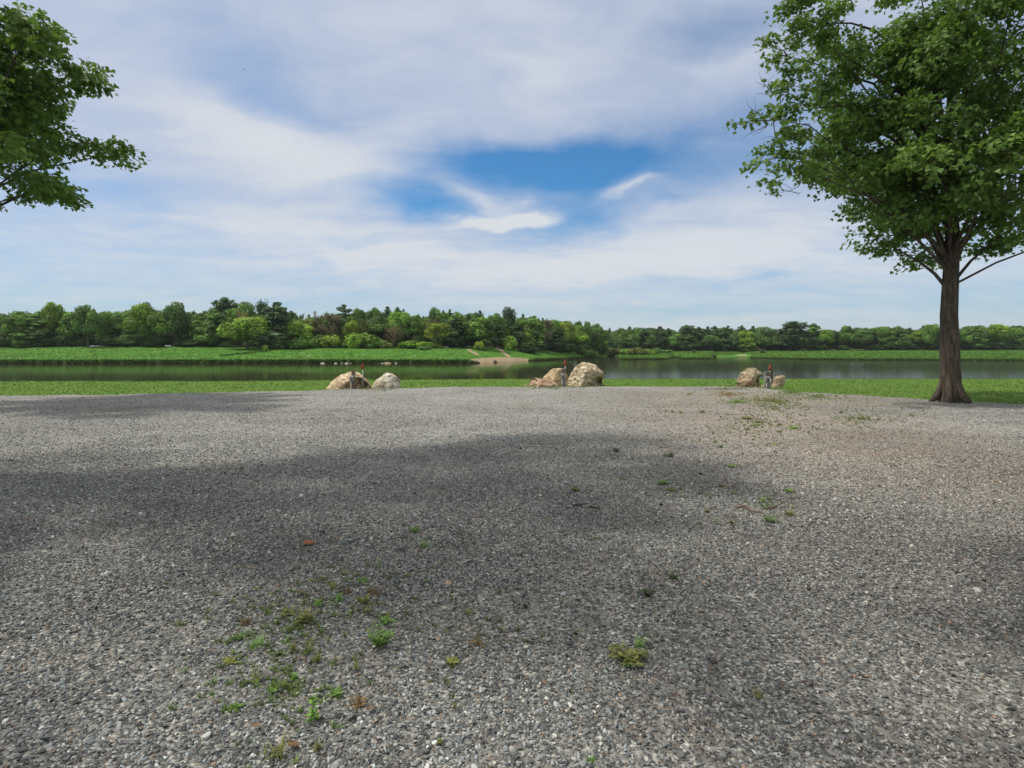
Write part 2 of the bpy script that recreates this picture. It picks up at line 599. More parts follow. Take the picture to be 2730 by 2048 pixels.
def mat_water():
    m, t, out = new_mat("river_water")
    P = t.n('ShaderNodeNewGeometry').outputs['Position']
    sp = t.n('ShaderNodeSeparateXYZ')
    t.put(sp.inputs[0], P)
    calm = t.noise(t.mul(P, (0.035, 0.05, 1)), 1.0, 3, 0.5)
    rip = t.noise(t.mul(P, (0.55, 1.5, 1)), 1.0, 4, 0.6)
    swell = t.noise(t.mul(P, (0.10, 0.30, 1)), 1.0, 3, 0.5)
    # riffles: shallow fast water along the far right shore
    rf = t.m('MULTIPLY', t.mapr(sp.outputs[1], 235, 262), t.mapr(sp.outputs[0], 95, 125))
    amp = t.m('ADD', t.mapr(calm, 0.40, 0.65, 0.25, 1.0), t.m('ADD', t.m('MULTIPLY', rf, 7.0), t.m('ADD', t.mapr(sp.outputs[0], 4.0, 40.0, 0.0, 1.0), t.m('MULTIPLY', t.mapr(sp.outputs[0], 6.0, 16.0), t.mapr(sp.outputs[1], 135.0, 80.0, 0.0, 2.2)))))
    h = t.m('MULTIPLY', t.m('ADD', rip, t.m('MULTIPLY', swell, 1.2)), amp)
    nrm = bump(t, h, 0.075, 0.05)
    # murky brown water; the ripples too fine to see keep it from mirroring fully at a grazing view
    df = t.n('ShaderNodeBsdfDiffuse')
    t.put(df.inputs[0], (0.026, 0.023, 0.012))
    gl = t.n('ShaderNodeBsdfGlossy')
    t.put(gl.inputs[0], (1.0, 1.0, 1.0))
    gl.inputs['Roughness'].default_value = 0.065
    t.put(gl.inputs['Normal'], nrm)
    fr = t.n('ShaderNodeFresnel')
    fr.inputs['IOR'].default_value = 1.33
    t.put(fr.inputs['Normal'], nrm)
    ms = t.n('ShaderNodeMixShader')
    t.put(ms.inputs[0], t.m('MULTIPLY', fr.outputs[0], 0.84))
    t.nt.links.new(df.outputs[0], ms.inputs[1])
    t.nt.links.new(gl.outputs[0], ms.inputs[2])
    t.nt.links.new(ms.outputs[0], out.inputs[0])
    return m


def mat_plain(name, col, rough=0.6, spec=0.4, metal=0.0, var=0.25, scale=14.0, stretch=(1, 1, 1)):
    m, t, out = new_mat(name)
    g = t.n('ShaderNodeTexCoord').outputs['Object']
    n = t.noise(t.mul(g, stretch), scale, 5, 0.65)
    f = t.mapr(n, 0.3, 0.7, 1 - var, 1 + var)
    c = t.mix(1.0, col, t.comb(f, f, f), 'MULTIPLY')
    principled(t, out, c, rough, spec, bump(t, n, 0.25, 0.01), metal)
    return m


def mat_stones():
    m, t, out = new_mat("loose_stone")
    c = attr(t, 'col', 'INSTANCER').outputs['Color']
    g = t.n('ShaderNodeTexCoord').outputs['Object']
    n = t.noise(g, 3.0, 3, 0.7)
    f = t.mapr(n, 0.3, 0.7, 0.78, 1.2)
    principled(t, out, t.mix(1.0, c, t.comb(f, f, f), 'MULTIPLY'), 0.85, 0.25)
    return m


M_LEAF = mat_foliage("tree_leaves")
M_MAPLE = mat_foliage("maple_leaves", 0.35, 0.35, 0.35)
M_WEED = mat_foliage("weed_leaves", 0.3, 0.3, 0.35)
M_INST = mat_instance_foliage("grass_blades")
M_BARK = mat_bark("bark", (0.055, 0.045, 0.035), (0.13, 0.11, 0.09))
M_DEAD = mat_bark("dry_twigs", (0.13, 0.075, 0.055), (0.24, 0.15, 0.11))
M_ROCK = mat_rock()
M_GRAVEL = mat_gravel()
M_GROUND = mat_ground()
M_WATER = mat_water()
M_STONE = mat_stones()
M_WOOD = mat_plain("weathered_wood", (0.17, 0.135, 0.11), 0.85, 0.2, 0, 0.35, 9.0, (4, 4, 0.6))
M_GREY = mat_plain("grey_enamel", (0.27, 0.265, 0.25), 0.45, 0.5, 0.2, 0.15)
M_BLACK = mat_plain("black_plastic", (0.02, 0.02, 0.02), 0.5, 0.4)
M_PIPE = mat_plain("galvanised_pipe", (0.33, 0.34, 0.32), 0.5, 0.5, 0.3, 0.25)
M_PVC = mat_plain("pale_conduit", (0.42, 0.40, 0.35), 0.5, 0.4, 0, 0.12)
M_RED = mat_plain("red_paint", (0.31, 0.060, 0.034), 0.5, 0.4, 0, 0.3, 20)
M_RUST = mat_plain("rusty_red_paint", (0.24, 0.055, 0.022), 0.7, 0.3, 0, 0.4, 20)

# ------------------------------------------------------------------ ground, river, gravel lot
shore_t = np.array([(-9000, 150), (-800, 160), (200, 166), (597, 169), (900, 169), (1240, 169), (1275, 172), (1330, 185), (1418, 212),
                    (1500, 243), (1566, 282), (1576, 345), (1580, 300), (1614, 305), (1620, 352), (1643, 350), (1652, 262), (1660, 247),
                    (1770, 246), (1782, 258), (1792, 322), (1812, 305), (1822, 262), (1895, 274), (1908, 345), (1990, 345), (2002, 300),
                    (2060, 275), (2132, 250), (2300, 232), (2730, 215), (12000, 200)], float)
tree_t = np.array([(-9000, 205, 3.2), (597, 215, 3.15), (1240, 215, 3.1), (1300, 222, 3.0), (1420, 245, 2.3), (1500, 266, 1.4),
                   (1560, 300, 0.3), (1600, 352, -0.6), (1640, 372, 0.8), (1700, 380, 1.9), (2132, 372, 2.1), (2730, 330, 2.3), (12000, 300, 2.3)], float)
lip_t = np.array([(-9000, .75), (1240, .8), (1262, .35), (1280, .06), (1405, .06), (1425, .65), (1566, .7), (1580, .5), (1660, .45), (1780, .5),
                  (1900, .35), (1910, .1), (1990, .12), (2010, .3), (2132, .4), (12000, .5)], float)
WATER_Z = -1.9


def shore(px): return np.interp(px, shore_t[:, 0], shore_t[:, 1]) + 2.0 * vnoise(np.asarray(px, float) / 14.0, 0 * np.asarray(px, float), 3) * 0.6
def treeline(px): return np.interp(px, tree_t[:, 0], tree_t[:, 1])
def tree_z(px): return np.interp(px, tree_t[:, 0], tree_t[:, 2])
def lip(px): return np.interp(px, lip_t[:, 0], lip_t[:, 1])


def lawn_edge(x):
    return np.interp(x, [-200, -16, -8, 0, 200], [29.5, 31.0, 32.4, 33.6, 33.6]) + 0.18 * vnoise(np.asarray(x) / 1.3, 0 * np.asarray(x), 8)


def gravel_edge(x):
    x = np.asarray(x, float)
    e = np.interp(x, [-60, -22, -11, -7.5, -5.5, -3, 0, 4, 9, 10.3, 11.2, 12.5, 16, 30], [13, 19.5, 22.3, 23.9, 24.6, 25.3, 25.9, 25.9, 25.9, 25.2, 22.6, 20.5, 16.5, 11.0])
    return e + 0.16 * vnoise(x / 0.7, 0 * x, 5) + 0.09 * vnoise(x / 0.22, 0 * x, 6)


def near_z(x, Y):
    d = np.maximum(np.asarray(Y, float) - lawn_edge(x), 0)
    return -np.minimum(0.24 * d, 3.0) + 0.03 * vnoise(np.asarray(x) / 3.0, np.asarray(Y) / 3.0, 2) * (d > 0)


def bank_z(px, Y):
    """ground height on the far side of the river"""
    ys, yt, zt, lp = shore(px), treeline(px), tree_z(px), lip(px)
    f = np.clip((Y - ys) / np.maximum(yt - ys, 4), 0, None)
    l0 = WATER_Z + lp
    z = l0 + (zt - l0) * np.clip(f, 0, 1) ** 0.85
    z = z + 0.22 * vnoise(px / 31.0, Y / 7.0, 4) * np.clip(f * 4, 0, 1) * np.clip(lp * 2, .2, 1)
    beyond = np.maximum(Y - yt, 0)
    z = z + 0.012 * np.minimum(beyond, 200)
    return z


def ground_z(x, Y):
    if Y < 70:
        return float(near_z(np.array([x]), np.array([Y]))[0])
    px = np.array([CX + x / Y * F])
    return float(bank_z(px, np.array([Y]))[0])


def seg_dist(px, py, pts):
    d = np.full(px.shape, 1e9)
    for (x0, y0), (x1, y1) in zip(pts[:-1], pts[1:]):
        dx, dy = x1 - x0, (y1 - y0)
        u = np.clip(((px - x0) * dx + (py - y0) * dy) / (dx * dx + dy * dy), 0, 1)
        d = np.minimum(d, np.hypot(px - x0 - u * dx, py - y0 - u * dy))
    return d


def build_ground():
    px = np.unique(np.concatenate([np.linspace(-5500, -400, 40), np.arange(-400, 1200, 12.0), np.arange(1200, 1460, 2.0),
                                   np.arange(1460, 2000, 4.0), np.arange(2000, 3200, 12.0), np.linspace(3200, 8500, 40)]))
    tt = (px - CX) / F
    rowsY, rowsZ, masks = [], [], []
    one = np.ones_like(px)
    for Y in [-60, -20, 0, 10, 18, 24, 28]:
        rowsY.append(Y * one)
        rowsZ.append(0 * one)
        masks.append((0 * one, 0 * one, 0 * one))
    for d in [-2.5, -1.2, -0.4, 0.0, 0.5, 1.5, 3, 6, 9, 13]:
        x = tt * 60.0
        Y = lawn_edge(x) + d
        rowsY.append(Y)
        rowsZ.append(near_z(x, Y) - 0.0)
        masks.append((0 * one, 0 * one + (0.7 if d > 7 else 0), 0 * one))
    for Y in [60, 100, 140]:
        rowsY.append(Y * one)
        rowsZ.append(-3.2 * one)
        masks.append((0 * one, one, one))
    ys, yt, lp = shore(px), treeline(px), lip(px)
    beachy = np.clip(1 - lp / 0.3, 0, 1) * (px < 1450)
    for d, zz in [(-9, -3.0), (-3, -2.4), (-0.8, -2.05)]:
        rowsY.append(ys + d)
        rowsZ.append(zz * one)
        masks.append((beachy, one * (1 - beachy), one))
    for d, f in [(-0.2, 0.0), (0.15, 0.45), (0.45, 0.9), (0.75, 1.0)]:
        rowsY.append(ys + d)
        rowsZ.append(WATER_Z - 0.06 * (1 - f) + lp * f)
        masks.append((beachy, (1 - beachy) * (1.0 if f < 0.85 else 0.35), one))
    for f in np.concatenate([np.linspace(0.03, 1.0, 44)]):
        Y = ys + 0.75 + (np.maximum(yt - ys, 4)) * f
        z = bank_z(px, Y)
        py = HY - (z - EYE) / Y * F
        rowsY.append(Y)
        rowsZ.append(z)
        poly = np.clip(1.5 - np.hypot((px - 1336) / 92.0, (py - 963.5) / 11.0) * 1.0, 0, 1) * (py < 990)
        p1 = np.clip(1.6 - seg_dist(px, py * 2.0, [(1249, 1864), (1257, 1876), (1273, 1890)]) / 5.0, 0, 1)
        p2 = np.clip(1.6 - seg_dist(px, py * 2.0, [(1322, 1853), (1336, 1866), (1342, 1880), (1356, 1900)]) / 5.0, 0, 1)
        sp_ = .6 * np.clip(1.5 - np.hypot((px - 1978) / 20.0, (py - 947.5) / 3.0), 0, 1)
        sp2 = np.clip(1.5 - np.hypot((px - 1792) / 18.0, (py - 953) / 2.5), 0, 1)
        msk = np.maximum(np.maximum(poly, 0.62 * np.minimum(p1 * 1.2, 1)), np.maximum(0.66 * np.minimum(p2 * 1.2, 1), np.maximum(sp_, sp2)))
        msk = np.where((px > 1180) & (px < 2060), msk, 0)
        masks.append((msk, np.interp(f, [0.9, 1.0], [0, 0.55]) * one, one))
    for d in [12, 35, 80, 160, 320, 700, 1600]:
        Y = yt + 0.75 + d
        rowsY.append(Y)
        rowsZ.append(bank_z(px, Y))
        masks.append((0 * one, 0.8 * one, one))
    Ys, Zs = np.array(rowsY), np.array(rowsZ)
    Xs = tt[None, :] * np.maximum(Ys, 60.0)
    nr, nc = Ys.shape
    V = np.stack([Xs, Ys, Zs], -1).reshape(-1, 3)
    i = np.arange((nr - 1) * nc).reshape(nr - 1, nc)[:, :-1].ravel()
    Fc = np.stack([i, i + 1, i + nc + 1, i + nc], -1)
    me = np_mesh("ground", V, Fc, smooth=True)
    ca = me.attributes.new('masks', 'FLOAT_COLOR', 'POINT')
    mk = np.array([[*m_] for m_ in masks]).transpose(0, 2, 1).reshape(-1, 3)
    ca.data.foreach_set('color', np.concatenate([mk, np.ones((len(mk), 1))], 1).astype(np.float32).ravel())
    tag(link("ground", me, M_GROUND), kind='structure')


def lot_z(x, Y):
    return 0.035 + 0.022 * vnoise(np.asarray(x) / 2.1, np.asarray(Y) / 2.1, 11) + 0.008 * vnoise(np.asarray(x) / 0.5, np.asarray(Y) / 0.5, 12)


def build_lot():
    xs = np.concatenate([np.linspace(-55, -18, 60), np.arange(-17.9, 18, 0.12), np.linspace(18.1, 28, 30)])
    e = gravel_edge(xs)
    fr = np.concatenate([np.linspace(-1.2, 0.0, 10), np.linspace(0.02, 0.96, 120), [0.98, 0.99, 0.996, 1.0]])
    Ys = e[None, :] * fr[:, None]
    Xs = np.repeat(xs[None, :], len(fr), 0)
    Zs = lot_z(Xs, Ys)
    Zs[-1] = -0.04
    Zs[-2] = np.minimum(Zs[-2], 0.03)
    nr, nc = Ys.shape
    V = np.stack([Xs, Ys, Zs], -1).reshape(-1, 3)
    i = np.arange((nr - 1) * nc).reshape(nr - 1, nc)[:, :-1].ravel()
    me = np_mesh("gravel_lot", V, np.stack([i, i + 1, i + nc + 1, i + nc], -1), smooth=True)
    tag(link("gravel_lot", me, M_GRAVEL), kind='structure')


def build_water():
    me = np_mesh("river", [(-1500, 37, WATER_Z), (1500, 37, WATER_Z), (1500, 420, WATER_Z), (-1500, 420, WATER_Z)], [(0, 1, 2, 3)])
    tag(link("river", me, M_WATER), kind='structure')


build_ground()
build_lot()
build_water()

# ------------------------------------------------------------------ scatter (stuff) with geometry nodes
VARIANTS = []


def scatter(name, pts, rot, scl, idx, col, protos, kind='stuff'):
    me = bpy.data.meshes.new(name)
    n = len(pts)
    me.vertices.add(n)
    me.vertices.foreach_set('co', np.asarray(pts, np.float32).ravel())
    for nm, ty, arr, key in (('rot', 'FLOAT_VECTOR', rot, 'vector'), ('scl', 'FLOAT_VECTOR', scl, 'vector'),
                             ('idx', 'INT', idx, 'value'), ('col', 'FLOAT_COLOR', np.concatenate([col, np.ones((n, 1))], 1), 'color')):
        a = me.attributes.new(nm, ty, 'POINT')
        a.data.foreach_set(key, np.asarray(arr, np.int32 if ty == 'INT' else np.float32).ravel())
    o = link(name, me)
    ng = bpy.data.node_groups.new(name, 'GeometryNodeTree')
    ng.interface.new_socket('Geometry', in_out='INPUT', socket_type='NodeSocketGeometry')
    ng.interface.new_socket('Geometry', in_out='OUTPUT', socket_type='NodeSocketGeometry')
    gi, go = ng.nodes.new('NodeGroupInput'), ng.nodes.new('NodeGroupOutput')
    ci = ng.nodes.new('GeometryNodeCollectionInfo')
    c = bpy.data.collections.new(name + "_shapes")
    for p in protos:
        c.objects.link(p)
    ci.inputs['Collection'].default_value = c
    ci.inputs['Separate Children'].default_value = True
    ci.inputs['Reset Children'].default_value = True
    ip = ng.nodes.new('GeometryNodeInstanceOnPoints')
    ip.inputs['Pick Instance'].default_value = True

    def na(nm, ty):
        a = ng.nodes.new('GeometryNodeInputNamedAttribute')
        a.data_type = ty
        a.inputs['Name'].default_value = nm
        return a.outputs['Attribute']
    L = ng.links.new
    L(gi.outputs[0], ip.inputs['Points'])
    L(ci.outputs[0], ip.inputs['Instance'])
    L(na('idx', 'INT'), ip.inputs['Instance Index'])
    L(na('rot', 'FLOAT_VECTOR'), ip.inputs['Rotation'])
    L(na('scl', 'FLOAT_VECTOR'), ip.inputs['Scale'])
    L(ip.outputs[0], go.inputs[0])
    md = o.modifiers.new('scatter', 'NODES')
    md.node_group = ng
    tag(o, kind=kind)
    return o


def ico(sub):
    bm = bmesh.new()
    bmesh.ops.create_icosphere(bm, subdivisions=sub, radius=1.0)
    bm.verts.index_update()
    v = np.array([p.co[:] for p in bm.verts])
    f = np.array([[q.index for q in p.verts] for p in bm.faces])
    bm.free()
    return v, f


def stone_protos(n=9):
    out = []
    v0, f0 = ico(2)
    for k in range(n):
        rng = np.random.default_rng(100 + k)
        r = np.full(len(v0), 1.0)
        for _ in range(15):
            nn = rng.normal(size=3)
            nn /= np.linalg.norm(nn)
            d = rng.uniform(0.36, 0.80)
            dt = v0 @ nn
            r = np.minimum(r, np.where(dt > 1e-3, d / np.maximum(dt, 1e-3), 9))
        v = v0 * r[:, None]
        v *= np.array([1.0, rng.uniform(.5, .9), rng.uniform(.25, .62)])
        me = np_mesh("stone", v, f0)
        me.materials.append(M_STONE)
        out.append(bpy.data.objects.new("stone_%d" % k, me))
    return out


def stone_palette(rng, n, x, y):
    base = rng.choice(5, n, p=[.385, .375, .18, .045, .015])
    lev = np.array([.088, .178, .30, .45, .19])[base] * rng.uniform(.75, 1.3, n)
    c = np.repeat(lev[:, None], 3, 1)
    c *= np.array([0.945, 1.0, 1.04])
    c *= (1 + .16 * vnoise(x / 1.6, y / 1.2, 43) + .08 * vnoise(x / .5, y / .4, 44))[:, None]
    c *= np.interp(y, [5, 13], [1.0, 1.15])[:, None]     # stones follow the half-shade painted into the near gravel, paler beyond
    cool = rng.random(n) < .3
    c[cool] *= np.array([.92, 1.0, 1.03])
    warm = base == 4
    c[warm] = np.array([.25, .175, .125]) * rng.uniform(.7, 1.4, (warm.sum(), 1))
    pale = base == 3
    c[pale] *= np.array([1.05, 1.0, .93])
    tn_ = np.exp(-((x - 5.2) / 3.0) ** 2 - ((y - 9.5) / 5.0) ** 2)
    c *= 1 + tn_[:, None] * np.array([.22, .02, -.14])
    # towards the lower right the stone mix is browner
    wn = np.clip((x - 0.2) / 1.5, 0, 1) * np.clip(1 - (y - 2) / 4, 0, 1) * .55
    c *= 1 + wn[:, None] * np.array([.10, -.03, -.12])
    return c


def build_stones():
    rng = np.random.default_rng(5)
    yy = np.linspace(1.5, 25.5, 400)
    dens = np.interp(yy, [1.5, 3.5, 5.5, 8, 12, 18, 25.5], [5600, 5300, 3900, 1900, 650, 150, 10])
    lin = dens * 2 * (0.95 * yy + 0.5)
    cum = np.concatenate([[0], np.cumsum((lin[1:] + lin[:-1]) / 2 * np.diff(yy))])
    n = int(cum[-1])
    Y = np.interp(rng.random(n) * cum[-1], cum, yy)
    P = np.stack([rng.uniform(-1, 1, n) * (0.95 * Y + 0.5), Y], 1)
    patch = vnoise(P[:, 0] / 1.1, P[:, 1] / .8, 41) + .6 * vnoise(P[:, 0] / .37, P[:, 1] / .3, 42)
    P = P[(P[:, 1] < gravel_edge(P[:, 0]) - 0.2) & (rng.random(len(P)) < np.clip(.92 - .55 * np.clip(patch, 0, 1.2), .3, 1))]
    n = len(P)
    s = np.exp(rng.normal(math.log(0.0090), 0.33, n))
    s = np.clip(s, .004, .028)
    s *= np.interp(P[:, 1], [3, 10, 19], [1, 1.1, 1.35])
    z = lot_z(P[:, 0], P[:, 1]) + s * rng.uniform(.05, .40, n)
    rot = np.stack([rng.normal(0, .55, n), rng.normal(0, .55, n), rng.uniform(0, 6.28, n)], 1)
    scl = s[:, None] * 1.12 * rng.uniform(.8, 1.25, (n, 3))
    scatter("loose_gravel", np.stack([P[:, 0], P[:, 1], z], 1), rot, scl, rng.integers(0, 9, n), stone_palette(rng, n, P[:, 0], P[:, 1]), stone_protos())


build_stones()


def tuft_proto(name, seed, blades=14, h=1.0, spread=0.45, width=0.05):
    rng = random.Random(seed)
    b = MB()
    for i in range(blades):
        a = rng.uniform(0, 6.28)
        r = rng.uniform(0, .25)
        x0, y0 = r * math.cos(a), r * math.sin(a)
        hh = h * rng.uniform(.5, 1.0)
        lean = spread * rng.uniform(.2, 1.0)
        dx, dy = math.cos(a), math.sin(a)
        px_, py_ = -dy, dx
        w = width * rng.uniform(.7, 1.3)
        pts = []
        for k, u in enumerate((0, .45, .8, 1.0)):
            q = lean * u * u
            c = (x0 + dx * q, y0 + dy * q, hh * (u - .25 * lean * u * u))
            ww = w * (1, .9, .55, .03)[k]
            pts += [(c[0] - px_ * ww, c[1] - py_ * ww, c[2]), (c[0] + px_ * ww, c[1] + py_ * ww, c[2])]
        b.add(pts, [(0, 1, 3, 2), (2, 3, 5, 4), (4, 5, 7, 6)], rng.random())
    me = b.mesh(name)
    me.materials.append(M_INST)
    return bpy.data.objects.new(name, me)


def build_grass():
    rng = np.random.default_rng(9)
    protos = [tuft_proto("tuft_%d" % k, k, 12) for k in range(5)]
    # mown lawn between the gravel and the river bank
    n = 42000
    x = rng.uniform(-36, 36, n)
    y = rng.uniform(14, 37, n)
    e0, e1 = gravel_edge(x), lawn_edge(x)
    ok = (y > e0 - .15 * rng.random(n)) & (y < e1 + 2.0) & (np.abs(x) < y * 1.0 + 2)
    x, y = x[ok], y[ok]
    n = len(x)
    h = rng.uniform(.03, .06, n) * np.where(y > lawn_edge(x) - .3, rng.uniform(1.0, 1.9, n), 1.0)
    z = near_z(x, y)
    col = np.array([.122, .220, .041]) * rng.uniform(.82, 1.18, (n, 1)) * (1 + .18 * vnoise(x / 1.7, y / 1.2, 20))[:, None]
    yl = rng.random(n) < .12
    col[yl] = col[yl] * np.array([1.5, 1.1, 1.3])
    rot = np.stack([np.zeros(n), np.zeros(n), rng.uniform(0, 6.28, n)], 1)
    scl = np.stack([h * 1.5, h * 1.5, h], 1)
    scatter("lawn_grass", np.stack([x, y, z], 1), rot, scl, rng.integers(0, 5, n), col, protos)
    # rough meadow on the far bank
    protos = [tuft_proto("meadow_tuft_%d" % k, 40 + k, 16, 1.0, .6, .09) for k in range(5)]
    n = 60000
    px = rng.uniform(-250, 2980, n)
    f = rng.random(n) ** 1.2
    ys, yt = shore(px), treeline(px)
    Y = ys + .5 + np.maximum(yt - ys, 4) * f
    z = bank_z(px, Y)
    py = HY - (z - EYE) / Y * F
    beach = (np.hypot((px - 1336) / 90.0, (py - 963.5) / 11.0) < 1.0) | ((lip(px) < .2) & (f < .15))
    beach |= (np.hypot((px - 1978) / 26.0, (py - 947.5) / 4) < 1)
    for pts in ([(1249, 1864), (1257, 1876), (1273, 1890)], [(1322, 1853), (1336, 1866), (1342, 1880), (1356, 1900)]):
        beach |= (seg_dist(px, py * 2.0, pts) < 6) & (px > 1200) & (px < 1400)
    ok = ~beach
    px, Y, z, f = px[ok], Y[ok], z[ok], f[ok]
    n = len(px)
    h = rng.uniform(.10, .26, n)
    col = np.array([.080, .204, .031]) * rng.uniform(.9, 1.1, (n, 1)) * (1 + .20 * vnoise(px / 45, Y / 8, 21))[:, None]
    yl = vnoise(px / 60, Y / 3.0, 22) > .45
    col[yl] *= np.array([1.45, 1.12, 1.2])
    # a sunken track with ranker, darker grass slants down the meadow at left
    pyy = HY - (z - EYE) / Y * F
    swale = (px < 800) & (seg_dist(px, pyy * 2.0, [(770, 1853), (700, 1874), (590, 1898)]) < 4.5)
    col[swale] *= np.array([.5, .55, .6])
    h[swale] *= 2.0
    rough = px > 1600
    col[rough] *= np.array([1.25, 1.0, 1.1]) * rng.uniform(.7, 1.25, (rough.sum(), 1))
    h[rough] *= 2.0
    rot = np.stack([np.zeros(n), np.zeros(n), rng.uniform(0, 6.28, n)], 1)
    scl = np.stack([h * 1.3, h * 1.3, h], 1)
    pts = np.stack([(px - CX) / F * Y, Y, z - .03], 1)
    # the overhanging fringe along the water
    m = 9000
    qx = rng.uniform(-250, 2980, m)
    keep = lip(qx) > .2
    qx = qx[keep]
    m = len(qx)
    qy = shore(qx) + rng.uniform(-.1, 1.0, m)
    qz = WATER_Z + lip(qx) * np.clip((qy - shore(qx)) / .5, .2, 1)
    hh = rng.uniform(.3, .7, m)
    pts = np.concatenate([pts, np.stack([(qx - CX) / F * qy, qy, qz - .05], 1)])
    rot = np.concatenate([rot, np.stack([rng.uniform(.2, .9, m), np.zeros(m), rng.uniform(-.7, .7, m)], 1)])
    scl = np.concatenate([scl, np.stack([hh * 1.4, hh * 1.4, hh], 1)])
    col = np.concatenate([col, np.array([.07, .145, .022]) * rng.uniform(.6, 1.2, (m, 1))])
    n = len(pts)
    scatter("meadow_grass", pts, rot, scl, rng.integers(0, 5, n), col, protos)
    # low weeds too many to count in the dry corner and along the gravel edge
    protos = [tuft_proto("weed_blade_%d" % k, 80 + k, 10, 1.0, .8, .09) for k in range(5)]
    L = []
    for cx, cy, rx, ry, num, c in [(1965, 1075, 52, 8, 170, (.12, .22, .04)), (1940, 1055, 50, 7, 200, (.25, .17, .06)), (1838, 1056, 12, 6, 26, (.22, .17, .05)),
                                   (2070, 1074, 110, 24, 620, (.15, .18, .055)), (2020, 1130, 160, 55, 260, (.15, .17, .06)), (2110, 1050, 50, 9, 200, (.12, .2, .04)), (2060, 1095, 70, 12, 60, (.15, .15, .06)),
                                   (1470, 1037, 90, 3, 120, (.12, .17, .05)), (1930, 1040, 70, 3, 130, (.16, .17, .06)), (2180, 1060, 90, 16, 260, (.12, .19, .04)),
                                   (2300, 1120, 140, 40, 220, (.13, .18, .05)), (1010, 1042, 70, 3, 40, (.14, .17, .06)), (2050, 1190, 90, 60, 40, (.13, .16, .05)),
                                   (2050, 1360, 90, 40, 36, (.12, .16, .05)), (1880, 1330, 130, 40, 40, (.12, .14, .05)), (790, 1680, 280, 160, 190, (.105, .145, .048)),
                                   (930, 1560, 260, 90, 60, (.115, .155, .05)), (740, 1850, 200, 120, 110, (.115, .175, .05)), (1340, 1700, 500, 200, 40, (.12, .13, .05)), (970, 1039, 110, 2, 90, (.12, .17, .05)), (1560, 1034, 60, 2.5, 90, (.12, .17, .05)), (2030, 1036, 80, 3, 150, (.13, .18, .05))]:
        a = rng.uniform(0, 6.28, num)
        r = np.abs(rng.normal(0, .62, num))
        ppx, ppy = cx + rx * r * np.cos(a), cy + ry * r * np.sin(a)
        yy = EYE * F / (ppy - HY)
        xx = (ppx - CX) / F * yy
        big = 1.0 if cy < 1150 else .6
        for q in range(num):
            L.append((xx[q], yy[q], rng.uniform(.018, .055) * big, *(np.array(c) * 1.35 * rng.uniform(.65, 1.3))))
    A = np.array(L)
    n = len(A)
    z = np.where(A[:, 1] < gravel_edge(A[:, 0]), lot_z(A[:, 0], A[:, 1]), 0.0)
    rot = np.stack([rng.normal(0, .2, n), rng.normal(0, .2, n), rng.uniform(0, 6.28, n)], 1)
    scl = np.stack([A[:, 2] * 1.6, A[:, 2] * 1.6, A[:, 2]], 1)
    scatter("low_weeds", np.stack([A[:, 0], A[:, 1], z], 1), rot, scl, rng.integers(0, 5, n), A[:, 3:6], protos)


build_grass()

# ------------------------------------------------------------------ boulders


def hull_planes(pts):
    """outward half-planes of the convex hull of (x,z) points, pts in 0..1 each way"""
    P = sorted(set(pts))
    def cross(o, a, b): return (a[0] - o[0]) * (b[1] - o[1]) - (a[1] - o[1]) * (b[0] - o[0])
    lo, up = [], []
    for p in P:
        while len(lo) >= 2 and cross(lo[-2], lo[-1], p) <= 0:
            lo.pop()
        lo.append(p)
    for p in reversed(P):
        while len(up) >= 2 and cross(up[-2], up[-1], p) <= 0:
            up.pop()
        up.append(p)
    return lo[:-1] + up[:-1]


ICO6 = None


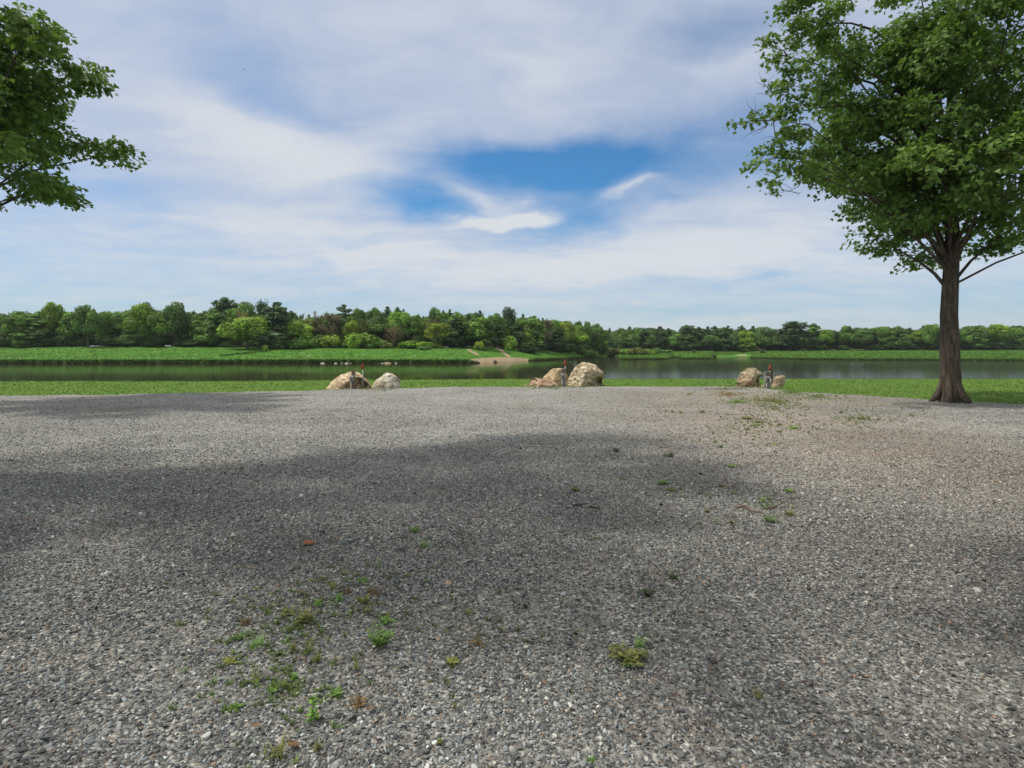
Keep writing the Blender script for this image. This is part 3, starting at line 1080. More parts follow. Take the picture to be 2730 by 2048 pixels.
def boulder(label, crop, pts, Y, colour, seed, depth=0.75, rough=0.05, carve=(), group=None, front=None, name="boulder", cat="boulder"):
    """crop: (origin x, origin y, scale) of the enlarged photo the outline was measured in; depth = depth / width"""
    global ICO6
    if ICO6 is None:
        ICO6 = ico(6)
    v0, f0 = ICO6
    ox, oy, sc = crop
    q = [(ox + a / sc, oy + b / sc) for a, b in pts]
    xs = [a for a, b in q]
    x0, x1 = min(xs), max(xs)
    base = max(b for a, b in q)
    mpp = Y / F * (1 + .3 * (x1 - x0) / F * depth)      # true size at the distance of its middle
    P = [((a - (x0 + x1) / 2) * mpp, (base - b) * mpp) for a, b in q]
    W = (x1 - x0) * mpp
    H = max(b for a, b in P)
    P += [(a, -0.25 * H) for a, b in P if b < 0.12 * H]
    hull = hull_planes(P)
    c = np.array([np.mean([a for a, b in hull]), 0.0, H * 0.38])
    rng = np.random.default_rng(seed)
    planes = []
    n = len(hull)
    for i in range(n):
        (xa, za), (xb, zb) = hull[i], hull[(i + 1) % n]
        nx, nz = (zb - za), -(xb - xa)
        L = math.hypot(nx, nz)
        if L < 1e-6:
            continue
        nx, nz = nx / L, nz / L
        for sg in (-1, 1):
            ty = sg * rng.uniform(.25, .9) if nz > -.5 else 0
            nn = np.array([nx, ty, nz])
            nn /= np.linalg.norm(nn)
            d = nn @ (np.array([xa, 0, za]) - c)
            planes.append((nn, max(d, .02)))
    D = W * depth / 2
    for _ in range(4):
        a = rng.uniform(-.7, .7)
        nn = np.array([math.sin(a), -math.cos(a), rng.uniform(-.1, .6)])
        nn /= np.linalg.norm(nn)
        planes.append((nn, D * rng.uniform(.75, 1.05)))
        nn2 = nn * np.array([1, -1, 1])
        planes.append((nn2, D * rng.uniform(.8, 1.1)))
    if front:
        for nn, d in front:
            nn = np.array(nn, float)
            nn /= np.linalg.norm(nn)
            planes.append((nn, d * W))
    N = np.array([p[0] for p in planes])
    dd = np.array([p[1] for p in planes])
    dt = v0 @ N.T
    rr = np.where(dt > 1e-3, dd[None, :] / np.maximum(dt, 1e-3), 1e3)
    k = 70.0 / W
    r = -np.log(np.sum(np.exp(-k * np.minimum(rr, 4 * W)), 1)) / k
    v = v0 * r[:, None] + c
    sd = Vector((seed * 3.7, seed * 1.3, seed * 2.9))
    disp = np.empty(len(v))
    for i, p in enumerate(v):
        u = Vector(p) / W
        a = mnoise.ridged_multi_fractal(u * 2.6 + sd, 0.9, 2.1, 4, 1.0, 2.0)
        b = mnoise.fractal(u * 9.0 + sd, 0.8, 2.1, 4)
        disp[i] = -(a - 1.0) * 0.35 + b * 0.30
    v = v + v0 * (disp * rough * W)[:, None]
    for (cx_, cz_, rad, dep) in carve:
        px_, pz_ = (ox + cx_ / sc), (oy + cz_ / sc)
        X, Z = (px_ - (x0 + x1) / 2) * mpp, (base - pz_) * mpp
        ra = rad / sc * mpp
        dist = np.hypot((v[:, 0] - X), (v[:, 2] - Z)) / ra
        wgt = np.clip(1.12 - dist, 0, .24) / .24
        fr = v[:, 1] < D * .5
        v[:, 1] += np.where(fr, wgt * dep * W, 0)
    v[:, 2] = np.maximum(v[:, 2], -0.12)
    me = np_mesh(name, v, f0, smooth=True)
    o = link(name, me, M_ROCK)
    xw = ((x0 + x1) / 2 - CX) * (Y + D * .6) / F
    o.location = (xw, Y + D * .6, 0.0)
    o.color = (*colour, 1)
    tag(o, label, cat, group)
    return o


CA, CB, CC = (850, 950, 9.217), (1390, 950, 9.217), (1940, 950, 11.52)
TAN, PALE, BROWN = (.44, .30, .165), (.43, .36, .25), (.34, .25, .155)
boulder("wide sandy tan boulder behind the leftmost utility post, dark hollow under its right side", CA,
        [(160, 795), (270, 660), (390, 545), (520, 490), (640, 390), (830, 345), (960, 375), (1080, 460), (1190, 580), (1240, 690), (1230, 785)],
        24.5, (.64, .50, .335), 1, .62, .035, [(990, 700, 170, .27), (1120, 740, 110, .16), (800, 760, 95, .10)], front=[((-.35, -1, .55), .30)])
boulder("whitish rust-stained boulder right of the sandy one, grey facet on its right", CA,
        [(1250, 800), (1330, 660), (1480, 520), (1620, 410), (1740, 385), (1800, 420), (1960, 510), (2035, 590), (2040, 720), (1990, 800)],
        24.5, (.58, .53, .42), 2, .7, .06, [], front=[((-.3, -1, .5), .30), ((.9, -.6, -.1), .30)])
boulder("upper tan ridged block behind the middle utility post, left of the largest boulder", CB,
        [(480, 500), (600, 390), (720, 320), (960, 295), (1185, 305), (1190, 480), (1150, 740), (470, 740)],
        26.9, (.57, .43, .27), 3, .55, .06, [(1150, 620, 70, .1)])
boulder("low brown sloping slab lying in front of the ridged block", CB,
        [(170, 720), (190, 570), (270, 520), (400, 512), (560, 560), (940, 660), (960, 735)],
        26.2, (.42, .29, .195), 4, .6, .03, [(300, 650, 110, .10)])
boulder("largest boulder, pale and deeply cracked, dark hollow under its right end", CB,
        [(1110, 720), (1190, 430), (1290, 290), (1400, 190), (1510, 145), (1640, 165), (1880, 260), (2030, 410), (2010, 600), (2020, 745)],
        26.6, (.56, .47, .325), 5, .8, .085, [(1850, 710, 165, .25), (1930, 640, 90, .12), (1650, 720, 60, .05)])
boulder("big overhanging boulder with pale top and black hollow, left of the right utility post", CC,
        [(280, 740), (320, 600), (400, 500), (600, 370), (780, 360), (900, 400), (1080, 540), (1100, 650), (1090, 860), (1050, 930), (290, 930)],
        26.6, (.47, .385, .26), 6, .75, .06, [(960, 770, 165, .31), (1010, 820, 110, .12)])
boulder("brown angular boulder leaning in front of the overhanging one", CC,
        [(250, 870), (280, 780), (450, 680), (640, 615), (740, 620), (830, 720), (850, 860), (830, 950), (260, 950)],
        25.7, (.34, .25, .16), 7, .7, .055, [(300, 900, 70, .1)])
boulder("small upright brown boulder right of the right utility post, on the grass edge", CC,
        [(1310, 975), (1400, 680), (1470, 620), (1690, 580), (1770, 600), (1790, 640), (1740, 880), (1700, 965)],
        25.3, (.44, .345, .23), 8, .7, .055, [(1690, 940, 70, .12)])


def small_rock(label, px, py, wpx, hpx, Y, colour, seed, z=None, name="rock", cat="rock", group=None):
    v0, f0 = ico(4)
    rng = np.random.default_rng(seed)
    r = np.full(len(v0), 1.0)
    for _ in range(10):
        nn = rng.normal(size=3)
        nn /= np.linalg.norm(nn)
        dt = v0 @ nn
        r = np.minimum(r, np.where(dt > 1e-3, rng.uniform(.72, 1.0) / np.maximum(dt, 1e-3), 9))
    v = v0 * r[:, None]
    mpp = Y / F
    w, h = wpx * mpp, hpx * mpp
    v[:, 2] = np.where(v[:, 2] < 0, v[:, 2] * .5, v[:, 2])
    v *= np.array([w / 2, w / 2 * .75, h])
    for i in range(len(v)):
        v[i] += v0[i] * .06 * w * mnoise.fractal(Vector(v[i] / w * 5 + seed), .8, 2, 3)
    o = link(name, np_mesh(name, v, f0, smooth=True), M_ROCK)
    x = (px - CX) * mpp
    zz = (lot_z(x, Y) if Y < float(gravel_edge(np.array([x]))[0]) else 0.0) if z is None else z
    o.location = (x, Y, float(zz) - .12 * h)
    o.rotation_euler = (0, 0, rng.uniform(-.5, .5))
    o.color = (*colour, 1)
    tag(o, label, cat, group)
    return o


def gY(py): return EYE * F / (py - HY)


small_rock("small pinkish stone wedged between the two left boulders", 988, 1030, 9, 9, 24.9, (.40, .27, .21), 31)
small_rock("tiny white stone at the foot of the sandy boulder, left of the utility post", 927, 1039.5, 5, 3, gY(1039.5), (.62, .58, .53), 32)
small_rock("round white stone at the foot of the middle utility post", 1485, 1031, 7.5, 7, gY(1031), (.72, .68, .60), 33)
small_rock("little pale stone off the left end of the brown slab", 1404, 1029, 9, 4.5, gY(1029.5), (.48, .42, .30), 34)
small_rock("round white stone in front of the overhanging boulder", 2015, 1036, 9.5, 5.5, gY(1036.5), (.74, .70, .62), 35)
small_rock("squat tan stone against the right utility post", 2034, 1034, 14, 11, 25.2, (.42, .32, .18), 36)
small_rock("flat grey stone in the shade under the overhanging boulder", 2022, 1031, 14, 5, 25.9, (.25, .20, .16), 37)
small_rock("low grey stone past the right end of the rust-stained boulder", 1077, 1035, 8, 5, 24.9, (.26, .24, .19), 38)

# stones and rocks in the water along the far shore
YR = 166.5
RIV = [("leftmost white rock in the water below the far bank", 861, 12, 4.5, (.58, .54, .46)),
       ("pair of knobbly pale stone lumps in the water right of the leftmost rock", 895, 9, 4.5, (.50, .48, .42)),
       ("narrow upright pale stone at the far waterline", 911.5, 5, 6.5, (.46, .42, .34)),
       ("long flat cream rock in the water, right of the upright stone", 924, 12, 4.5, (.58, .52, .42)),
       ("small grey stone touching the end of the long flat cream rock", 935, 5, 3.5, (.44, .42, .37)),
       ("tiny grey stone alone in the water, left of the biggest tan rock", 1009, 3.5, 3, (.40, .38, .34)),
       ("low grey rock touching the left end of the biggest tan rock", 1019, 9, 3.5, (.42, .40, .34)),
       ("biggest tan rock standing in the water below the far bank", 1033, 20, 7, (.52, .40, .24)),
       ("round grey-white rock in the water, right of the biggest tan rock", 1055, 8, 6.5, (.46, .46, .43))]
for k, (lb, px, w, h, c) in enumerate(RIV):
    small_rock(lb, px, 969, w, h * .62, YR, tuple(q * .8 for q in c), 50 + k, z=WATER_Z, group="rocks in the river")
small_rock("dark square block at the edge of the far gravel beach", 1320, 967, 12, 7, 182.0, (.09, .075, .06), 61, z=WATER_Z)
small_rock("dark wet rock at the left tip of the far gravel beach", 1272, 968, 16, 7, 171.0, (.05, .045, .035), 62, z=WATER_Z)
small_rock("dark mossy rock left of the wet one on the far shore", 1250, 968, 14, 6, 168.6, (.04, .04, .025), 63, z=WATER_Z)
small_rock("low pale grey boulder at the foot of the dark pine on the far bank", 1191, 926, 19, 4, 212.0, (.40, .40, .38), 64, z=3.0)
for k, (lb, px, py) in enumerate([("pale stone lying in the far meadow, left one of a pair", 810, 941.5), ("pale stone lying in the far meadow, right one of a pair, nearer the water", 823, 955),
                                  ("white stone in the far meadow above the biggest tan rock", 1105, 954)]):
    Y = 190.0 if py < 950 else 178.0
    small_rock(lb, px, py, 6, 2.5, Y, (.55, .53, .48), 70 + k, z=float(bank_z(np.array([px * 1.0]), np.array([Y]))[0]) + .1)

# ------------------------------------------------------------------ utility posts and yard hydrants


def utility_post(px, py, label, width, h, tall_board, board_w):
    x, Y = on_ground(px, py)
    root = empty("utility_post", (x, Y, 0.0), 0.05)
    tag(root, label, "utility post", "camp site utility posts")
    w = MB()
    w.box((0.045, 0.05, h / 2 - .05), (board_w, .09, h + .1), bev=.008)
    w.build("wooden_post", M_WOOD if tall_board else M_GREY, root)
    if not tall_board:
        b = MB()
        b.box((.045, -.003, h * .80), (board_w * .72, .014, h * .30), bev=.003)
        b.build("back_board", M_WOOD, root)
    bz = h * .56
    b = MB()
    b.box((0.0, -.055, bz), (width, .115, .21), bev=.012)
    b.build("outlet_box", M_GREY, root, True)
    hd = MB()
    hd.add([(-width / 2 - .01, 0.0, bz + .135), (width / 2 + .01, 0.0, bz + .135), (width / 2 + .01, -.145, bz + .085), (-width / 2 - .01, -.145, bz + .085),
            (-width / 2 - .01, 0.0, bz + .112), (width / 2 + .01, 0.0, bz + .112), (width / 2 + .01, -.145, bz + .07), (-width / 2 - .01, -.145, bz + .07)],
           [(0, 1, 2, 3), (7, 6, 5, 4), (3, 2, 6, 7), (0, 3, 7, 4), (2, 1, 5, 6), (1, 0, 4, 5)])
    hd.build("box_hood", M_GREY, root)
    o = MB()
    o.box((0.012, -.117, bz - .02), (.055, .012, .06), bev=.003)
    o.lathe([(.008, 0), (.008, .02)], 8, (-.035, -.118, bz - .03))
    o.build("outlet", M_BLACK, root)
    c = MB()
    c.tube([(-.03, -.06, bz - .10), (-.03, -.06, -.1)], .026, 10)
    c.build("conduit", M_PVC, root, True)
    if not tall_board:
        c = MB()
        c.tube([(.07, -.05, bz - .10), (.085, -.05, -.1)], .02, 10)
        c.build("conduit", M_GREY, root, True)
    return root


def hydrant(px, py, Y, h, label, mat, lean=0.0, post=False):
    x = (px - CX) / F * Y
    root = empty("yard_hydrant", (x, Y, 0.0))
    tag(root, label, "water hydrant", "camp site water hydrants")
    p = MB()
    p.tube([(lean * 1.0, 0, -.1), (lean * .6, 0, h * .35), (0, 0, h - .24)], .021, 10)
    p.build("riser_pipe", M_PIPE, root, True)
    b = MB()
    b.lathe([(.024, -.26), (.036, -.25), (.036, -.20), (.045, -.19), (.050, -.13), (.043, -.08), (.030, -.05), (.022, -.02), (.012, -.01)], 14, (0, 0, h))
    b.build("valve_head", mat, root, True)
    s = MB()
    s.tube([(0, -.01, h - .16), (-.05, -.045, h - .155), (-.078, -.065, h - .18), (-.082, -.068, h - .225)], [.022, .022, .021, .024], 10)
    s.build("spout", mat, root, True)
    hn = MB()
    hn.tube([(.03, .0, h - .175), (.058, 0, h - .165), (.062, 0, h - .12), (.045, -.01, h - .02), (.012, -.02, h + .012), (-.02, -.02, h + .01)],
            [.012, .013, .012, .012, .014, .013], 8)
    hn.build("lever_handle", mat, root, True)
    if post:
        q = MB()
        q.box((.045, .06, (h - .16) / 2 - .05), (.14, .07, h - .06), bev=.008)
        q.build("support_post", M_WOOD, root)
        q = MB()
        q.tube([(.085, -.02, h * .72), (.10, -.03, h * .4), (.06, -.06, .18), (.12, -.07, .02)], .013, 8)
        q.build("drop_hose", M_BLACK, root, True)
        q = MB()
        q.tube([(.02, -.03, .40), (.0, -.03, .02)], .026, 10)
        q.build("pvc_sleeve", M_PVC, root, True)
    return root


utility_post(938.5, 1039.5, "weathered wooden utility post with grey outlet box, leftmost of three", .155, .82, True, .145)
utility_post(1500, 1031.5, "grey utility post with brown back board beside the largest boulder, middle of three", .165, .83, False, .20)
utility_post(2044, 1037, "squat grey utility post with wide board and outlet box, rightmost of three", .17, .73, False, .235)
hydrant(967, 1036, 24.3, 1.10, "rusty-headed water hydrant on a thin pipe before the sandy tan boulder", M_RUST, .01)
hydrant(1507, 1031, 26.3, 1.21, "red-headed water hydrant right behind the middle utility post", M_RED, .0)
hydrant(2053, 1034, 25.5, 1.02, "red-topped water hydrant strapped to a dark post, behind the right utility post", M_RED, .0, True)

# ------------------------------------------------------------------ trees


def cards(P, N, size, rng, aspect=0.7):
    """leaf-clump faces: points P, facing N"""
    n = len(P)
    N = N / np.maximum(np.linalg.norm(N, axis=1, keepdims=True), 1e-6)
    a = rng.normal(size=(n, 3))
    u = np.cross(N, a)
    u /= np.maximum(np.linalg.norm(u, axis=1, keepdims=True), 1e-6)
    w = np.cross(N, u)
    s = (size * rng.uniform(.6, 1.35, n))[:, None]
    fold = N * s * .25
    V = np.stack([P - u * s, P - w * s * aspect + fold, P + u * s, P + w * s * aspect + fold * .6], 1).reshape(-1, 3)
    return V, np.arange(4 * n).reshape(n, 4)


def crown_from_lobes(name, C, Rd, n, leaf, rng, squash=0.85, tint_lobe=0.5, shell=(.72, 1.05), updroop=0.25):
    w = Rd ** 2
    li = rng.choice(len(C), n, p=w / w.sum())
    d = rng.normal(size=(n, 3))
    d /= np.linalg.norm(d, axis=1, keepdims=True)
    # bumps on each lobe so edges are ragged
    wob = 1 + .16 * np.sin(d[:, 0] * 7 + li * 1.7) * np.sin(d[:, 1] * 6 + li) + .10 * np.sin(d[:, 2] * 11 + li * 2.3)
    rr = Rd[li] * rng.uniform(*shell, n) * wob
    P = C[li] + d * rr[:, None] * np.array([1, 1, squash])
    keep = np.ones(n, bool)
    for j in range(len(C)):
        q = (P - C[j]) / np.array([1, 1, squash])
        inside = (np.linalg.norm(q, axis=1) < Rd[j] * .66) & (li != j)
        keep &= ~inside
    keep &= P[:, 2] > 0.15
    P, d, li = P[keep], d[keep], li[keep]
    N = d + rng.normal(size=d.shape) * .38 + np.array([0, 0, updroop])
    V, Fc = cards(P, N, leaf, rng)
    lt = rng.random(len(C))
    tint = np.clip(.5 + (lt[li] - .5) * tint_lobe * 1.6 + rng.normal(0, .14, len(P)), 0, 1)
    return np_mesh(name, V, Fc, np.repeat(tint, 4))


def trunk_mesh(name, h, r, seed, limbs=5, spread=.25, top=0.75):
    rng = random.Random(seed)
    b = MB()
    pts = [(0, 0, -.4)]
    x = y = 0
    for k in range(1, 6):
        x += rng.uniform(-.02, .02) * h
        y += rng.uniform(-.02, .02) * h
        pts.append((x, y, h * top * k / 5))
    b.tube(pts, [r * 1.35, r, r * .85, r * .7, r * .5, r * .25], 8)
    for i in range(limbs):
        k = rng.randint(2, 4)
        p = Vector(pts[k])
        a = rng.uniform(0, 6.28)
        L = h * spread * rng.uniform(.6, 1.2)
        q = p + Vector((math.cos(a) * L * .5, math.sin(a) * L * .5, L * .5))
        e = p + Vector((math.cos(a) * L, math.sin(a) * L, L * 1.1))
        b.tube([p, q, e], [r * .4, r * .26, r * .1], 6)
    return b.mesh(name, True)


def round_tree(seed, H=14.0, W=11.0, base=.16, n=7200, leaf=.36, lobes=20, top_heavy=0.0, sparse=1.0):
    rng = np.random.default_rng(seed)
    C, Rd = [], []
    z0 = H * base
    cz, hz = (H + z0) / 2, (H - z0) / 2
    for k in range(lobes):
        d = rng.normal(size=3)
        d /= np.linalg.norm(d)
        if d[2] < -.55:
            d[2] *= -1
        rr = rng.uniform(.55, .78)
        wz = 1.0
        c = np.array([d[0] * W / 2 * rr, d[1] * W / 2 * rr, cz + d[2] * hz * rr * wz])
        sh = rng.uniform(.15, .26) * W * (1 - .2 * max(d[2], 0))
        C.append(c)
        Rd.append(sh)
    C.append(np.array([0, 0, cz]))
    Rd.append(W * .27)
    C, Rd = np.array(C), np.array(Rd)
    Rd = np.minimum(Rd, (H - C[:, 2]) * 1.12 + .2)
    cm = crown_from_lobes("crown", C, Rd, int(n * sparse), leaf, rng)
    cm.materials.append(M_LEAF)
    tm = trunk_mesh("trunk", H, H * .019, seed, 6, .28)
    tm.materials.append(M_BARK)
    return cm, tm, H, W


def pine_tree(seed, H=17.0, W=8.0, base=.12, n=7000, leaf=.34, tiers=11, irregular=.45, conical=1.0, up=.1, squash=.55):
    rng = np.random.default_rng(seed)
    C, Rd = [], []
    b = MB()
    for k in range(tiers):
        u = k / (tiers - 1)
        z = H * (base + (0.93 - base) * u)
        prof = ((1 - u) ** (.75 * conical) * .92 + .09) * min(1.0, .66 + u * 2.2)
        nb = max(3, int(round(6 - 2.5 * u)))
        a0 = rng.uniform(0, 6.28)
        for j in range(nb):
            a = a0 + 6.283 * j / nb + rng.uniform(-.4, .4)
            L = W / 2 * prof * rng.uniform(1 - irregular, 1.12)
            rise = up * L + rng.uniform(-.10, .14) * L
            zz = z + rng.uniform(-.5, .5) * H / tiers * .7
            b.tube([(0, 0, zz), (math.cos(a) * L * .9, math.sin(a) * L * .9, zz + rise)], [.05 + .004 * H * (1 - u), .02], 5, caps=False)
            for q, rr_ in ((.88, .30), (.50, .36)):
                C.append(np.array([math.cos(a) * L * q, math.sin(a) * L * q, zz + rise * q]))
                Rd.append(max(L * rr_ * rng.uniform(.8, 1.2), .035 * W) + .045 * W)
    for q in (.90, .945, .98):
        C.append(np.array([0, 0, H * q]))
        Rd.append(W * (.055 - .45 * (q - .9)))
    C, Rd = np.array(C), np.array(Rd)
    cm = crown_from_lobes("crown", C, Rd, int(n * 1.35), leaf, rng, squash, .6, (.55, 1.1), .45)
    cm.materials.append(M_LEAF)
    b.tube([(0, 0, -.4), (0, 0, H * .5), (0, 0, H * .97)], [H * .016, H * .011, .03], 8)
    tm = b.mesh("trunk", True)
    tm.materials.append(M_BARK)
    return cm, tm, H, W


def sparse_tree(seed, H=14.0, W=8.0, n=1500, leaf=.30, mat=None):
    rng = np.random.default_rng(seed)
    r2 = random.Random(seed)
    b = MB()
    tips = []
    b.tube([(0, 0, -.4), (.1, 0, H * .35), (0, .1, H * .7), (.1, 0, H * .96)], [H * .014, H * .011, H * .006, .02], 7)
    for i in range(34):
        z = H * r2.uniform(.25, .9)
        a = r2.uniform(0, 6.28)
        L = W / 2 * r2.uniform(.55, 1.0) * (1.1 - .75 * max(0, z / H - .45))
        p0 = Vector((0, 0, z))
        p1 = p0 + Vector((math.cos(a) * L * .5, math.sin(a) * L * .5, L * .28))
        p2 = p0 + Vector((math.cos(a) * L, math.sin(a) * L, L * .62))
        b.tube([p0, p1, p2], [.09, .06, .025], 5, caps=False)
        tips.append((p1, .5))
        tips.append((p2, 1))
        for _ in range(5):
            a2 = a + r2.uniform(-1.1, 1.1)
            q = p1.lerp(p2, r2.random())
            e = q + Vector((math.cos(a2), math.sin(a2), r2.uniform(.1, .9))) * L * r2.uniform(.25, .5)
            b.tube([q, e], [.035, .018], 4, caps=False)
            tips.append((e, 1))
    tm = b.mesh("trunk", False)
    tm.materials.append(mat or M_BARK)
    T = np.array([p[:] for p, w in tips])
    li = rng.integers(0, len(T), n)
    P = T[li] + rng.normal(size=(n, 3)) * np.array([.55, .55, .38])
    V, Fc = cards(P, rng.normal(size=(n, 3)) + np.array([0, 0, .5]), leaf, rng)
    lt = rng.random(len(T))
    cm = np_mesh("crown", V, Fc, np.repeat(np.clip(lt[li] * .7 + rng.normal(.15, .1, n), 0, 1), 4))
    cm.materials.append(M_LEAF)
    return cm, tm, H, W


def bush(seed, H=4.0, W=6.0, n=3000, leaf=.28, lobes=12):
    rng = np.random.default_rng(seed)
    C, Rd = [], []
    for k in range(lobes):
        a, r = rng.uniform(0, 6.28), math.sqrt(rng.random()) * .36 * W
        c = np.array([r * math.cos(a), r * math.sin(a), H * rng.uniform(.22, .70) * (1 - .5 * (r / (W / 2)) ** 2)])
        C.append(c)
        Rd.append(min(rng.uniform(.15, .26) * W, (H - c[2]) * 1.05))
    C, Rd = np.array(C), np.array(Rd)
    cm = crown_from_lobes("shrub", C, Rd, n, leaf, rng, .9)
    cm.materials.append(M_LEAF)
    return cm, None, H, W


PROTO = {
    'round': [round_tree(11), round_tree(12, 14, 12, .12, 7600, .36, 24), round_tree(13, 15, 9.5, .2, 6600, .36, 18), round_tree(14, 13, 13, .08, 8200, .38, 26),
              round_tree(15, 15, 10, .14, 7000, .34, 22), round_tree(16, 14, 11, .10, 7600, .40, 16)],
    'pine': [pine_tree(21, conical=.62, squash=.7), pine_tree(22, 17, 9, .10, 7600, .34, 12, .5, .55, .15, .7), pine_tree(23, 18, 8, .15, 6800, .34, 11, .55, .5, .18, .65), pine_tree(24, 17, 8.5, .08, 7600, .36, 10, .35, .7, .02, .7)],
    'plume': [pine_tree(31, 18, 9, .12, 6500, .36, 11, .4, .36, .5, .6), pine_tree(32, 18, 10, .14, 5600, .38, 9, .55, .36, .3, .5)],
    'spire': [pine_tree(41, 16, 6, .05, 5600, .30, 14, .3, .6, -.05, .8), pine_tree(42, 16, 6.5, .06, 5600, .30, 13, .35, .55, 0.0, .8)],
    'sparse': [sparse_tree(51), sparse_tree(52, 14, 9, 2300), sparse_tree(53, 13, 8, 1900)],
    'bush': [bush(61), bush(62, 4, 5, 2800, .28, 14), bush(63, 3.5, 6.5, 3000, .28, 12), bush(64, 5, 5.5, 3400, .28, 15)],
    'dead': [sparse_tree(71, 9, 8, 260, .22, M_DEAD)],
}
GR = {'bright': (.195, .335, .042), 'green': (.135, .262, .050), 'mid': (.112, .215, .055), 'dark': (.074, .142, .052), 'pine': (.064, .120, .052),
      'yellow': (.200, .280, .042), 'olive': (.150, .190, .052), 'grey': (.170, .165, .115), 'brown': (.25, .165, .115), 'blue': (.086, .160, .074)}
rt = random.Random(77)
USED = {}


def plant(px, top, wpx, kind, tone, dY, label, base=None, cat=None, group="trees along the far bank", var=None):
    """a tree of the far bank: px/top/width in photo pixels, dY metres behind the tree line"""
    Y = float(treeline(np.array([px]))[0]) + dY
    z = float(bank_z(np.array([float(px)]), np.array([Y]))[0])
    if base is not None:                       # stands in front of the tree line: solve the distance from its foot
        ys = float(shore(np.array([px]))[0])
        Y -= 3.0 + (px * 7 % 5) * .4
        for YY in np.linspace(ys + 1, Y, 300):
            zz = float(bank_z(np.array([float(px)]), np.array([YY]))[0])
            Y, z = YY, zz
            if HY - (zz - EYE) / YY * F <= base:
                break
    if kind == 'spire' and base is None:
        top += 2.5
    H = EYE + (HY - top) / F * Y - z
    W = wpx / F * Y * {'round': 1.04, 'pine': 1.25, 'plume': 1.6, 'spire': 2.0, 'bush': 1.15}.get(kind, 1.0) * rt.uniform(.9, 1.22)
    lst = PROTO[kind]
    k = USED.get(kind, 0) if var is None else var
    USED[kind] = k + 1
    cm, tm, h0, w0 = lst[k % len(lst)]
    x = (px - CX) / F * Y
    rz = rt.uniform(0, 6.28)
    c = np.array(GR[tone]) * rt.uniform(.9, 1.12)
    sc = (W / w0, W / w0, H / h0)
    nm = {'round': 'broadleaf_tree', 'pine': 'pine_tree', 'plume': 'pine_tree', 'spire': 'spruce_tree', 'sparse': 'thin_tree', 'bush': 'shrub', 'dead': 'dead_tree'}[kind]
    if tm is None:
        o = link(nm, cm)
        o.location, o.rotation_euler, o.scale, o.color = (x, Y, z - .1), (0, 0, rz), sc, (*c, 1)
        tag(o, label, cat or "shrub", "shrubs along the far bank" if group == "trees along the far bank" else group)
        return o
    root = empty(nm, (x, Y, z - .1), rz)
    root.scale = sc
    tag(root, label, cat or "tree", group)
    cr = link("crown", cm, None, root)
    cr.color = (*c, 1)
    link("trunk", tm, None, root)
    return root


